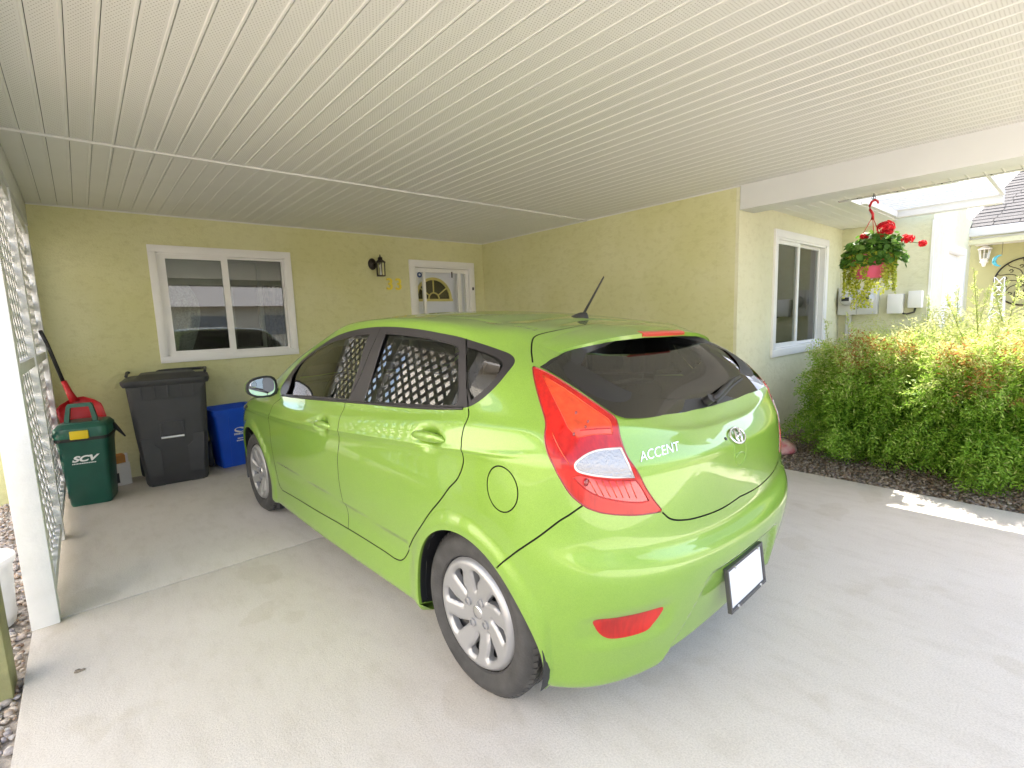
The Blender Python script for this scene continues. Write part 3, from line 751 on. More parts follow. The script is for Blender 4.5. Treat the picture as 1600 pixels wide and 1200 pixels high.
# ================================================================== THE CAR
# body surface: horizontal rings from the underside (first) to the roof centre line (last),
# each ring running rear centre -> round the left side -> front centre; car axes: x forward from rear axle, y left, z up
RINGS = [
[(-0.42,0,0.2),(-0.41,0.2,0.2),(-0.36,0.38,0.2),(-0.28,0.52,0.2),(-0.2,0.6,0.21),(-0.12,0.64,0.22),(0,0.66,0.22),(0.2,0.67,0.22),(0.45,0.68,0.22),(0.85,0.68,0.2),(1.25,0.68,0.2),(1.7,0.68,0.2),(2.1,0.68,0.2),(2.57,0.66,0.2),(2.85,0.6,0.2),(3.05,0.45,0.2),(3.15,0.25,0.2),(3.18,0,0.2)],
[(-0.565,0,0.215),(-0.555,0.24,0.207),(-0.515,0.45,0.185),(-0.43,0.63,0.17),(-0.33,0.735,0.17),(-0.24,0.79,0.185),(-0.1,0.81,0.195),(0.1,0.815,0.2),(0.4,0.815,0.2),(0.8,0.815,0.19),(1.25,0.815,0.18),(1.7,0.815,0.18),(2.1,0.81,0.18),(2.6,0.8,0.18),(2.95,0.73,0.18),(3.18,0.57,0.18),(3.31,0.32,0.18),(3.36,0,0.18)],
[(-0.605,0,0.275),(-0.595,0.25,0.27),(-0.555,0.47,0.26),(-0.475,0.655,0.25),(-0.375,0.765,0.25),(-0.26,0.82,0.26),(-0.1,0.832,0.27),(0.1,0.835,0.275),(0.4,0.835,0.275),(0.8,0.835,0.265),(1.25,0.835,0.26),(1.7,0.835,0.26),(2.1,0.83,0.26),(2.6,0.82,0.26),(2.97,0.75,0.26),(3.2,0.6,0.26),(3.34,0.34,0.26),(3.39,0,0.26)],
[(-0.63,0,0.4),(-0.622,0.255,0.4),(-0.585,0.49,0.4),(-0.505,0.68,0.4),(-0.395,0.79,0.4),(-0.27,0.84,0.41),(-0.1,0.838,0.41),(0.1,0.836,0.41),(0.4,0.834,0.41),(0.8,0.832,0.4),(1.25,0.83,0.39),(1.7,0.83,0.39),(2.1,0.832,0.39),(2.6,0.83,0.39),(2.98,0.76,0.39),(3.22,0.61,0.39),(3.36,0.35,0.39),(3.41,0,0.39)],
[(-0.648,0,0.545),(-0.64,0.26,0.55),(-0.605,0.5,0.56),(-0.525,0.7,0.57),(-0.41,0.808,0.575),(-0.275,0.848,0.575),(-0.1,0.85,0.57),(0.1,0.848,0.56),(0.4,0.846,0.555),(0.8,0.845,0.55),(1.25,0.844,0.54),(1.7,0.843,0.53),(2.1,0.842,0.53),(2.6,0.838,0.53),(2.98,0.77,0.53),(3.21,0.62,0.53),(3.35,0.35,0.53),(3.4,0,0.53)],
[(-0.615,0,0.61),(-0.61,0.25,0.62),(-0.58,0.49,0.645),(-0.512,0.685,0.67),(-0.408,0.8,0.68),(-0.278,0.848,0.68),(-0.1,0.855,0.675),(0.1,0.853,0.67),(0.4,0.851,0.665),(0.8,0.85,0.655),(1.25,0.849,0.64),(1.7,0.848,0.63),(2.1,0.846,0.625),(2.6,0.84,0.62),(2.97,0.77,0.62),(3.2,0.62,0.62),(3.34,0.35,0.62),(3.39,0,0.62)],
[(-0.605,0,0.7),(-0.6,0.245,0.71),(-0.572,0.48,0.735),(-0.508,0.675,0.76),(-0.412,0.79,0.775),(-0.28,0.846,0.775),(-0.1,0.855,0.77),(0.1,0.854,0.765),(0.4,0.853,0.76),(0.8,0.852,0.75),(1.25,0.851,0.735),(1.7,0.849,0.72),(2.1,0.845,0.71),(2.6,0.835,0.7),(2.96,0.765,0.69),(3.19,0.61,0.685),(3.32,0.34,0.68),(3.37,0,0.68)],
[(-0.602,0,0.85),(-0.597,0.24,0.855),(-0.563,0.475,0.865),(-0.5,0.66,0.885),(-0.415,0.783,0.905),(-0.28,0.842,0.9),(-0.1,0.852,0.89),(0.1,0.855,0.88),(0.4,0.856,0.86),(0.8,0.856,0.83),(1.25,0.854,0.8),(1.7,0.85,0.775),(2.15,0.842,0.765),(2.63,0.825,0.755),(2.95,0.745,0.745),(3.16,0.57,0.735),(3.27,0.31,0.73),(3.31,0,0.73)],
[(-0.592,0,0.905),(-0.587,0.235,0.91),(-0.55,0.465,0.925),(-0.488,0.65,0.945),(-0.408,0.775,0.96),(-0.275,0.838,0.945),(-0.1,0.853,0.93),(0.1,0.859,0.915),(0.4,0.862,0.892),(0.8,0.862,0.862),(1.25,0.859,0.83),(1.7,0.853,0.805),(2.18,0.842,0.79),(2.65,0.82,0.78),(2.93,0.73,0.77),(3.11,0.55,0.76),(3.2,0.3,0.755),(3.23,0,0.755)],
[(-0.555,0,0.955),(-0.55,0.225,0.96),(-0.52,0.44,0.985),(-0.47,0.62,1.01),(-0.39,0.748,1.02),(-0.265,0.812,1.01),(-0.1,0.834,0.998),(0.1,0.84,0.985),(0.4,0.842,0.96),(0.8,0.842,0.93),(1.25,0.839,0.9),(1.7,0.833,0.875),(2.2,0.818,0.86),(2.6,0.78,0.85),(2.83,0.68,0.845),(2.98,0.5,0.85),(3.04,0.26,0.855),(3.06,0,0.86)],
[(-0.515,0,0.99),(-0.51,0.215,0.995),(-0.49,0.42,1.03),(-0.45,0.585,1.06),(-0.37,0.712,1.07),(-0.25,0.782,1.06),(-0.08,0.8,1.055),(0.1,0.805,1.045),(0.4,0.805,1.022),(0.8,0.805,0.995),(1.25,0.802,0.965),(1.7,0.797,0.94),(2.1,0.785,0.925),(2.4,0.74,0.925),(2.55,0.65,0.935),(2.65,0.48,0.945),(2.7,0.25,0.95),(2.72,0,0.955)],
[(-0.405,0,1.115),(-0.4,0.205,1.12),(-0.382,0.395,1.145),(-0.345,0.5612,1.17),(-0.25,0.6724,1.18),(-0.12,0.732,1.17),(0.05,0.747,1.165),(0.25,0.752,1.165),(0.5,0.757,1.165),(0.8,0.757,1.16),(1.15,0.752,1.155),(1.5,0.742,1.15),(1.8,0.722,1.14),(1.98,0.6756,1.13),(2.08,0.5892,1.12),(2.15,0.4412,1.115),(2.2,0.2248,1.115),(2.22,0,1.115)],
[(-0.265,0,1.245),(-0.26,0.19,1.245),(-0.24,0.36,1.25),(-0.2,0.5126,1.255),(-0.12,0.6102,1.265),(0,0.666,1.275),(0.15,0.684,1.295),(0.3,0.688,1.312),(0.5,0.691,1.325),(0.75,0.691,1.332),(1,0.686,1.33),(1.25,0.676,1.315),(1.45,0.656,1.29),(1.6,0.6088,1.27),(1.68,0.5416,1.27),(1.74,0.4126,1.28),(1.79,0.2254,1.285),(1.81,0,1.29)],
[(-0.16,0,1.322),(-0.155,0.17,1.322),(-0.135,0.32,1.318),(-0.095,0.4633,1.315),(-0.02,0.5566,1.32),(0.1,0.603,1.33),(0.22,0.613,1.342),(0.37,0.618,1.355),(0.55,0.618,1.368),(0.75,0.616,1.374),(0.97,0.61,1.372),(1.18,0.598,1.362),(1.33,0.568,1.352),(1.43,0.5104,1.35),(1.49,0.4228,1.353),(1.53,0.3133,1.357),(1.55,0.1657,1.36),(1.56,0,1.362)],
[(-0.05,0,1.342),(-0.045,0.11,1.341),(-0.03,0.21,1.339),(0,0.297,1.338),(0.06,0.344,1.343),(0.15,0.365,1.352),(0.26,0.37,1.365),(0.4,0.375,1.38),(0.55,0.375,1.39),(0.73,0.372,1.396),(0.92,0.368,1.396),(1.1,0.355,1.39),(1.2,0.33,1.387),(1.26,0.286,1.386),(1.3,0.232,1.388),(1.33,0.167,1.39),(1.345,0.083,1.39),(1.35,0,1.39)],
[(0.05,0,1.352),(0.055,0,1.353),(0.06,0,1.353),(0.075,0,1.355),(0.11,0,1.359),(0.18,0,1.367),(0.28,0,1.378),(0.4,0,1.39),(0.55,0,1.401),(0.72,0,1.407),(0.88,0,1.408),(1,0,1.406),(1.07,0,1.405),(1.11,0,1.403),(1.14,0,1.402),(1.16,0,1.401),(1.175,0,1.4),(1.18,0,1.4)]]
RG = np.array(RINGS, float); RG[13:, 6:, 2] += .012; RG[13:, 4:6, 2] += .006; RG[12, 6:13, 2] += .008
nv, nu = RG.shape[:2]; NU, NV = 1401, 561
def nspline(y, t, T):
    n = len(t); h = np.diff(t); A = np.zeros((n, n)); B = np.zeros((n,)+y.shape[1:]); A[0, 0] = A[-1, -1] = 1
    for i in range(1, n-1):
        A[i, i-1] = h[i-1]; A[i, i] = 2*(h[i-1]+h[i]); A[i, i+1] = h[i]
        B[i] = 6*((y[i+1]-y[i])/h[i]-(y[i]-y[i-1])/h[i-1])
    Mm = np.linalg.solve(A, B.reshape(n, -1)).reshape(B.shape)
    k = np.clip(np.searchsorted(t, T, side='right')-1, 0, n-2); s = T-t[k]; hh = h[k]; r = hh-s
    e = (slice(None),)+(None,)*(y.ndim-1); s, r, hh = s[e], r[e], hh[e]
    return Mm[k]*r**3/(6*hh)+Mm[k+1]*s**3/(6*hh)+(y[k]/hh-Mm[k]*hh/6)*r+(y[k+1]/hh-Mm[k+1]*hh/6)*s
def surface():
    ext = np.concatenate([RG[:, 2:0:-1]*[1, -1, 1], RG, RG[:, -2:-4:-1]*[1, -1, 1]], 1)
    a = nspline(ext.transpose(1, 0, 2), np.arange(-2, nu+2, dtype=float), np.linspace(0, nu-1, NU))
    e2 = np.concatenate([a, a[:, -2:-4:-1]*[1, -1, 1]], 1)
    b = nspline(e2.transpose(1, 0, 2), np.arange(0, nv+2, dtype=float), np.linspace(0, nv-1, NV))
    b[:, 0, 1] = 0; b[:, -1, 1] = 0; b[-1, :, 1] = 0
    return b
T0 = surface()
def normals_of(T):
    n = np.cross(np.gradient(T, axis=1), np.gradient(T, axis=0)); 
    l = np.linalg.norm(n, axis=-1, keepdims=True); n = n/np.maximum(l, 1e-12)
    if n[200, 700, 1] < 0: n = -n
    return n
def sstep(a, b, x): t = np.clip((x-a)/(b-a), 0, 1); return t*t*(3-2*t)
Nn = normals_of(T0)
X_, Y_, Z_ = T0[..., 0], T0[..., 1], T0[..., 2]
Ui = np.broadcast_to(np.linspace(0, nu-1, NU)[None, :], X_.shape); Vi = np.broadcast_to(np.linspace(0, nv-1, NV)[:, None], X_.shape)
side = (Ui > 4.2) & (Ui < 14)
disp = np.zeros_like(X_)
# door handle bowls (handle centres)
HND = [(.158, .938), (1.136, .852)]
for hx, hz in HND:
    r = np.sqrt(((X_-hx)/.105)**2+((Z_-hz)/.062)**2)
    disp -= np.where(side, .020*(1-sstep(.15, 1.0, r)), 0)
# wheel arch lips
ARCH = [(-.02, .302, .328), (2.50, .302, .352)]
for ax, az, ar in ARCH:
    r = np.sqrt((X_-ax)**2+(Z_-az)**2)
    lip = .012*(1-sstep(ar+.015, ar+.075, r))*sstep(ar-.03, ar, r)
    disp += np.where(side & (Vi < 7), lip, 0)
# crisp line low on the doors
disp += np.where(side & (X_ > .38) & (X_ < 2.0), -.007*sstep(.0, .012, (.455+.02*X_)-Z_)*(1-sstep(.05, .13, (.455+.02*X_)-Z_)), 0)
# licence plate recess
rear = (Ui < 4.5) & (X_ < -.2)
hw = .275+(.50-Z_)*.55
pr_ = (1-sstep(-.018, .018, np.abs(Y_)-hw))*(1-sstep(-.015, .01, Z_-.485))
disp -= np.where(rear, .022*pr_, 0)
# reflector pockets
rp = np.sqrt((np.maximum(np.abs(Y_-.61)-.09, 0)/.075)**2+(np.maximum(np.abs(Z_-.412)-.02, 0)/.055)**2)
disp -= np.where(rear & (Ui > 1.0), .012*(1-sstep(.1, 1.0, rp)), 0)
# tailgate ledge and lamp shoulder give the reflection line under the glass
disp += np.where((Ui < 4.0), .003*np.exp(-((Vi-9.35)/.35)**2), 0)
disp += .004*np.where(side, np.exp(-((Vi-8.05)/.16)**2), 0)*sstep(4.2, 5.2, Ui)*(1-sstep(11.5, 13, Ui))
# roof ditch lines
yr = np.interp(X_, [-.1, .1, .5, 1.0, 1.3], [.50, .535, .535, .52, .49])
disp -= np.where((Vi > 12.2) & (Ui > 3.4) & (Ui < 13.5), .006*np.exp(-((Y_-yr)/.007)**2), 0)
TB = T0+Nn*disp[..., None]
TB[:, 0, 1] = 0; TB[:, -1, 1] = 0; TB[-1, :, 1] = 0
TN = normals_of(TB)
TN[:, 0, 1] = 0; TN[:, -1, 1] = 0
TN[-1, :, 1] = 0; TN[-1, :] = np.where(np.linalg.norm(TN[-1], axis=-1, keepdims=True) > .5, TN[-1], TN[-4])
TN /= np.maximum(np.linalg.norm(TN, axis=-1, keepdims=True), 1e-9)
ROLLK = .022
def rolled(P, sgn=1):
    Q = P.copy(); Q[..., 2] -= (0.8-P[..., 1])*ROLLK*np.clip((P[..., 2]-.2)/.6, 0, 1); return Q
def ev(tab, u, v):
    fu = np.clip(np.asarray(u)/(nu-1)*(NU-1), 0, NU-1.001); fv = np.clip(np.asarray(v)/(nv-1)*(NV-1), 0, NV-1.001)
    i = fu.astype(int); j = fv.astype(int); a = (fu-i)[..., None]; b = (fv-j)[..., None]
    return (tab[j, i]*(1-a)+tab[j, i+1]*a)*(1-b)+(tab[j+1, i]*(1-a)+tab[j+1, i+1]*a)*b
def inv(cx, cz, axes=(0, 2), umin=4.2, umax=14, vmax=15):
    "surface parameters of a point given two of its coordinates"
    msk = (Ui >= umin) & (Ui <= umax) & (Vi <= vmax); A, B = TB[..., axes[0]], TB[..., axes[1]]; out = []
    for x, z in zip(cx, cz):
        d = np.where(msk, (A-x)**2+(B-z)**2, 1e9); k = np.unravel_index(np.argmin(d), d.shape)
        j, i = min(max(k[0], 1), NV-2), min(max(k[1], 1), NU-2)
        J = np.array([[A[j, i+1]-A[j, i-1], A[j+1, i]-A[j-1, i]], [B[j, i+1]-B[j, i-1], B[j+1, i]-B[j-1, i]]])/2
        try: s_ = np.clip(np.linalg.solve(J, [x-A[j, i], z-B[j, i]]), -1, 1)
        except Exception: s_ = [0, 0]
        out.append(((i+s_[0])/(NU-1)*(nu-1), (j+s_[1])/(NV-1)*(nv-1)))
    return out
def curve(pts, n=8, closed=False):
    "dense smooth (centripetal Catmull-Rom) curve through uv points"
    P = [np.array(p, float) for p in pts]; out = []; m = len(P)
    rngs = range(m) if closed else range(m-1)
    for i in rngs:
        p0 = P[(i-1) % m] if (closed or i > 0) else 2*P[0]-P[1]; p1 = P[i]; p2 = P[(i+1) % m]; p3 = P[(i+2) % m] if (closed or i+2 < m) else 2*P[-1]-P[-2]
        for k in range(n):
            t = k/n; out.append(.5*((2*p1)+(-p0+p2)*t+(2*p0-5*p1+4*p2-p3)*t*t+(-p0+3*p1-3*p2+p3)*t**3))
    if not closed: out.append(P[-1])
    return [tuple(p) for p in out]
def poly_mixed(*segs):
    out = []
    for s_ in segs: out += s_
    return out
def strip_poly(line, wid):
    "closed polygon of real width wid (m) around a uv polyline"
    L = np.array(line); e = 1e-2; a, b = [], []
    for i, (u, v) in enumerate(L):
        p = ev(TB, u, v); du = (ev(TB, min(u+e, nu-1), v)-ev(TB, max(u-e, 0), v))/(min(u+e, nu-1)-max(u-e, 0)); dv = (ev(TB, u, min(v+e, nv-1))-ev(TB, u, max(v-e, 0)))/(min(v+e, nv-1)-max(v-e, 0))
        q0, q1 = ev(TB, *L[max(i-1, 0)]), ev(TB, *L[min(i+1, len(L)-1)]); t = q1-q0; t /= max(np.linalg.norm(t), 1e-9)
        n = np.cross(du, dv); n /= max(np.linalg.norm(n), 1e-9); s_ = np.cross(n, t)*wid/2
        G = np.array([[du@du, du@dv], [du@dv, dv@dv]]); d = np.linalg.solve(G+1e-9*np.eye(2), [du@s_, dv@s_])
        a.append((max(u+d[0], 0), max(v+d[1], 0))); b.append((max(u-d[0], 0), max(v-d[1], 0)))
    return a+b[::-1]
# ---- outlines in surface parameters
BASE = .22
dlo = poly_mixed(curve([(11.531, 10.018), (11.718, 10.156), (11.817, 10.364), (11.827, 10.671), (11.754, 10.964), (11.585, 11.250), (11.227, 11.600), (11.014, 11.744), (10.640, 11.859), (9.938, 11.968), (9.076, 12.029), (8.338, 12.023), (7.611, 11.987), (6.762, 11.937), (5.864, 11.919), (5.150, 11.866), (4.702, 11.717), (4.539, 11.593), (4.499, 11.425), (4.599, 11.252), (4.852, 11.032), (5.158, 10.807), (5.763, 10.419), (6.166, 10.179), (6.490, 10.063), (6.899, 10.011), (7.442, 9.985), (8.260, 10.000), (8.938, 10.021), (9.698, 10.021), (10.638, 10.016), (11.199, 10.011), (11.531, 10.018)], 5)[:-1])
gl_front = poly_mixed(curve([(11.395, 10.371), (11.577, 10.637), (11.596, 10.867), (11.499, 11.106), (11.269, 11.336), (11.062, 11.478), (10.674, 11.610), (9.957, 11.745), (9.376, 11.787)], 5), curve([(9.321, 11.763), (9.266, 11.316), (9.214, 10.999), (9.237, 10.514), (9.275, 10.134)], 4), [(10.166, 10.114), (10.969, 10.078), (11.339, 10.073)])
gl_rear = poly_mixed(curve([(8.751, 11.799), (8.056, 11.782), (7.350, 11.757), (7.014, 11.730), (6.310, 11.666), (6.174, 11.628)], 4), curve([(6.123, 11.537), (6.203, 11.130), (6.339, 10.695), (6.554, 10.313), (6.741, 10.115)], 4), [(7.590, 10.083), (8.291, 10.083), (8.884, 10.088)], curve([(8.858, 10.309), (8.737, 11.055), (8.756, 11.612)], 3))
gl_q = poly_mixed([(5.823, 11.671)], curve([(5.631, 11.656), (5.342, 11.615), (5.036, 11.533), (4.897, 11.409), (4.854, 11.322), (4.939, 11.179), (5.305, 10.851), (5.810, 10.542), (6.125, 10.346)], 4), [(6.095, 10.624), (5.976, 11.029)])
s_rd = [(5.834, 11.924), (5.909, 11.376), (6.071, 10.777), (6.311, 10.105)]
s_rd2 = curve([(6.319, 10.063), (6.360, 9.400), (6.330, 8.850), (6.315, 8.410), (6.280, 8.000), (6.260, 7.400), (6.280, 6.900), (6.450, 6.440), (6.790, 5.980), (7.200, 5.030), (7.510, 4.200), (7.800, 3.550), (7.980, 3.050), (8.080, 2.760), (8.170, 2.620), (8.300, 2.570)], 5)
s_sill = curve([(8.3, 2.57), (8.6, 2.61), (9.4, 2.63), (10.37, 2.53), (11.2, 2.45), (11.68, 2.38)], 6)
s_fr = curve([(11.450, 10.000), (11.490, 9.739), (11.540, 9.470), (11.630, 8.600), (11.800, 7.200), (11.860, 6.600), (11.895, 5.540), (11.885, 4.200), (11.880, 3.270), (11.820, 2.600), (11.680, 2.380)], 5)
s_B = curve([(9.343, 10.021), (9.310, 9.580), (9.300, 8.650), (9.280, 7.700), (9.330, 6.600), (9.420, 5.640), (9.450, 4.650), (9.450, 3.640), (9.400, 3.300), (9.390, 3.000), (9.395, 2.630)], 5)
s_Bt = [(9.024, 11.982), (9.039, 11.316), (9.113, 10.718), (9.296, 10.041)]
fuel_c = inv([-.235+.064*math.cos(R_(a)) for a in range(0, 360, 15)], [.836+.072*math.sin(R_(a)) for a in range(0, 360, 15)])
s_bump = curve([(3.50, 6.34), (3.75, 6.12), (4.06, 5.83), (4.6, 5.1), (5.38, 4.02)], 6)
lamp = poly_mixed(curve([(4.101, 11.211), (3.778, 10.964), (3.418, 10.539), (3.140, 10.203), (2.922, 9.929)], 4), curve([(2.894, 9.798), (2.860, 9.450), (2.720, 8.620), (2.578, 7.790), (2.380, 6.900), (2.220, 6.500), (2.050, 6.200)], 4), curve([(2.050, 6.140), (2.520, 6.120), (3.020, 6.175), (3.280, 6.240), (3.500, 6.340), (3.790, 6.580), (4.020, 6.990), (4.120, 7.400), (4.190, 7.850), (4.275, 8.500), (4.340, 9.200), (4.407, 9.797), (4.384, 10.284), (4.253, 10.807), (4.141, 11.160)], 4))
rev = poly_mixed([(2.74, 8.38)], curve([(2.97, 8.34), (3.21, 8.26), (3.40, 8.10), (3.55, 7.85), (3.66, 7.55), (3.67, 7.3), (3.58, 7.15), (3.30, 7.07), (2.92, 7.03)], 4), [(2.53, 7.02), (2.62, 7.6)])
lowred = None
glass_r = poly_mixed([(0.000, 10.280)], curve([(0.700, 10.290), (1.440, 10.200), (2.100, 10.000), (2.450, 9.920), (2.702, 9.899), (2.881, 9.980)], 4), curve([(3.117, 10.244), (3.394, 10.580), (3.756, 11.005), (3.965, 11.184)], 4), [(3.926, 11.215), (3.130, 11.758), (2.510, 12.080), (1.600, 12.360), (0.800, 12.520), (0.000, 12.580)])
gate_edge_low = curve([(0, 5.88), (.6, 5.80), (1.1, 5.79), (1.5, 5.80), (1.84, 5.90), (2.03, 6.12)], 5)
gate_edge_top = curve([(4.098, 11.252), (4.043, 11.466), (3.932, 11.824), (3.717, 12.261), (3.466, 12.580), (2.926, 12.927), (1.870, 13.470), (1.100, 13.900), (0.500, 14.100), (0.000, 14.150)], 5)
gate = poly_mixed(gate_edge_low, [(2.040, 6.200), (2.210, 6.500), (2.370, 6.900), (2.570, 7.790), (2.710, 8.620), (2.850, 9.450), (2.922, 9.929), (3.140, 10.203), (3.418, 10.539), (3.778, 10.964)], gate_edge_top)
refl = curve([(3.25, 3.30), (3.21, 3.1), (3.06, 2.90), (2.83, 2.82), (2.33, 2.81), (2.17, 2.92), (2.05, 3.12), (2.03, 3.24), (2.15, 3.27), (2.48, 3.285), (2.9, 3.30)], 4, True)
door_f = poly_mixed(s_fr[::-1][::1], [(9.345, 10.02)], s_B, [])   # closed below
door_f = poly_mixed(s_B, s_sill[s_sill.index(min(s_sill, key=lambda q: abs(q[0]-9.395))):], s_fr[::-1])
door_r = poly_mixed(s_rd2, s_sill[:s_sill.index(min(s_sill, key=lambda q: abs(q[0]-9.395)))+1], s_B[::-1])
def arch(ax, az, ar, n=40):
    a0 = math.asin((.20-az)/ar); angs = np.linspace(a0, math.pi-a0, n)
    cx, cz = ax+ar*np.cos(angs), az+ar*np.sin(angs); uv = inv(cx, cz, vmax=8)
    return uv
arch_r, arch_f = arch(*ARCH[0]), arch(*ARCH[1])
def close_arch(uv): return [(uv[0][0], -.01)]+uv+[(uv[-1][0], -.01)]
s_wind = curve([(12.55, 11.0), (12.9, 10.5), (13.6, 10.2), (14.6, 10.12), (15.8, 10.1), (17, 10.1)], 5)
wind = poly_mixed([(17, 10.15)], curve([(15.8, 10.15), (14.6, 10.17), (13.7, 10.25), (13.2, 10.5), (12.95, 11.0), (12.85, 11.6), (13.0, 12.2), (13.5, 12.55), (14.5, 12.75), (15.6, 12.8), (17, 12.8)], 5))
hood_l = curve([(12.3, 9.75), (12.9, 8.9), (13.5, 8.5), (14.4, 8.35), (15.6, 8.3), (17, 8.3)], 5)
headl = curve([(12.9, 8.2), (13.8, 7.9), (14.7, 7.6), (15.3, 7.3), (15.2, 6.6), (14.6, 6.2), (13.9, 6.5), (13.3, 7.2)], 4, True)
grille = [(15.6, 6.4), (17, 6.4), (17, 5.2), (15.9, 5.2)]
seams = {}
G = .0055
SE = [strip_poly(s_, G) for s_ in (s_rd2, s_sill, s_fr, s_B, s_bump, hood_l)]
SE.append(strip_poly(curve(fuel_c, 2, True)+[fuel_c[0]], .0045))
SE.append(strip_poly([q for q in s_rd], .006)); SE.append(strip_poly(s_Bt, .004))
SE.append(strip_poly([q for q in gate_edge_low], .006)); SE.append(strip_poly(gate_edge_top[2:], .0055))
SEL = strip_poly(lamp[:9]+lamp[9:27], .005) # seam between lamp and gate
lamp_line = lamp[8:28]
SE.append(strip_poly(lamp_line, .005))
lz1 = poly_mixed([(4.002, 10.961)], curve([(3.689, 10.630), (3.386, 10.224), (3.104, 9.848), (3.025, 9.596)], 4), curve([(2.980, 9.300), (2.920, 8.950)], 2), [(3.300, 8.900), (3.620, 8.750), (3.880, 9.300), (4.020, 10.000), (4.027, 10.608)])
lz2 = poly_mixed(curve([(3.72, 6.95), (3.5, 6.72), (3.2, 6.55), (2.8, 6.45), (2.45, 6.40), (2.28, 6.42)], 4), [(2.42, 6.78), (2.5, 6.93), (2.92, 6.93), (3.3, 6.97), (3.58, 7.04)])
polys = dict(lz1=lz1, lz2=lz2, dlo=dlo, gf=gl_front, gr=gl_rear, gq=gl_q, fuel=curve(fuel_c, 2, True), lamp=lamp, rev=rev, glass=glass_r, gate=gate, refl=refl, doorf=door_f, doorr=door_r, archr=close_arch(arch_r), archf=close_arch(arch_f), wind=wind, headl=headl, grille=grille)
# inner borders for glass gaskets / frit
def inpoly(P, poly):
    x, y = P[:, 0], P[:, 1]; q = np.array(poly); r = np.zeros(len(P), bool); j = len(q)-1
    for i in range(len(q)):
        c = ((q[i, 1] > y) != (q[j, 1] > y)); 
        with np.errstate(divide='ignore', invalid='ignore'): xi = (q[j, 0]-q[i, 0])*(y-q[i, 1])/(q[j, 1]-q[i, 1])+q[i, 0]
        r ^= c & (x < xi); j = i
    return r
# ---- constrained triangulation of the half body in (u,v)
SU = 1.0; allp = []; edges = []
def addp(poly, closed=True):
    b0 = len(allp)
    for u, v in poly: allp.append(Vector((min(max(u, 0), nu-1), min(max(v, 0), nv-1))))
    n = len(poly)
    for i in range(n if closed else n-1): edges.append((b0+i, b0+(i+1) % n))
for k_, pz in polys.items(): addp(pz)
for pz in SE: addp(pz)
addp([(0, 0), (nu-1, 0), (nu-1, nv-1), (0, nv-1)])
dense = []
for (a, b) in edges:
    p, q = allp[a], allp[b]; L_ = (q-p).length; n = max(1, int(L_/.04)); dense += [p.lerp(q, k/n) for k in range(n)]
kd = kdtree.KDTree(len(dense))
for i, p in enumerate(dense): kd.insert((p.x, p.y, 0), i)
kd.balance()
for u in np.linspace(0, nu-1, 17*11+1):
    for v in np.linspace(0, nv-1, 15*9+1):
        if u in (0, nu-1) or v in (0, nv-1) or kd.find((u, v, 0))[2] > .028: allp.append(Vector((u, v)))
res = delaunay_2d_cdt(allp, edges, [], 0, 1e-5)
cv = np.array([tuple(p) for p in res[0]]); cf = [f for f in res[2]]
cf = np.array([f for f in cf if len(f) == 3]); cen = cv[cf].mean(1)
lab = np.full(len(cf), 'body', dtype=object)
IN = {k_: inpoly(cen, pz) for k_, pz in polys.items()}
seam_in = np.zeros(len(cf), bool)
for pz in SE: seam_in |= inpoly(cen, pz)
# bumper = everything rearwards/below of its seam and the tailgate's lower edge
bl = poly_mixed([(0, -.01), (0, 5.88)], gate_edge_low, [(2.05, 6.14), (2.52, 6.12), (3.02, 6.175), (3.28, 6.24)], s_bump, [(5.38, 4.02), (5.6, 3.9), (5.6, -.01)])
IN['bump'] = inpoly(cen, bl)
fb = [(12.6, -.01), (12.6, 4.0), (13.2, 5.6), (14.0, 6.1), (15.3, 6.3), (17.01, 6.4), (17.01, -.01)]
IN['fbump'] = inpoly(cen, fb)
lab[(cen[:, 0] > 11.8) & (cen[:, 1] < 9.9)] = 'fender'
lab[inpoly(cen, hood_l+[(17, 10.1), (14, 10.1), (12.4, 10.2)])] = 'hood'
lab[IN['fbump']] = 'fbump'; lab[IN['bump']] = 'bump'; lab[IN['gate']] = 'gate'; lab[IN['doorf']] = 'doorf'; lab[IN['doorr']] = 'doorr'
lab[IN['fuel']] = 'fuel'; lab[IN['wind']] = 'wind'; lab[IN['headl']] = 'headl'; lab[IN['grille']] = 'grille'
lab[IN['refl']] = 'refl'; lab[IN['dlo']] = 'trim'
lab[IN['gf']] = 'gf'; lab[IN['gr']] = 'gr'; lab[IN['gq']] = 'gq'; lab[IN['glass']] = 'glass'
lab[seam_in] = 'gap'
lab[IN['lamp'] & ~seam_in] = 'lamp'; lab[IN['lz1'] & IN['lamp']] = 'lz1'; lab[IN['lz2'] & IN['lamp']] = 'lz2'; lab[IN['rev'] & IN['lamp']] = 'rev'
lab[IN['archr'] | IN['archf']] = 'hole'
CV = ev(TB, cv[:, 0], cv[:, 1]); CN = ev(TN, cv[:, 0], cv[:, 1]); CN /= np.linalg.norm(CN, axis=1, keepdims=True)
c0 = np.isclose(cv[:, 0], 0) | np.isclose(cv[:, 0], nu-1) | np.isclose(cv[:, 1], nv-1); CV[c0, 1] = 0
CN[np.isclose(cv[:, 0], 0) | np.isclose(cv[:, 0], nu-1), 1] = 0
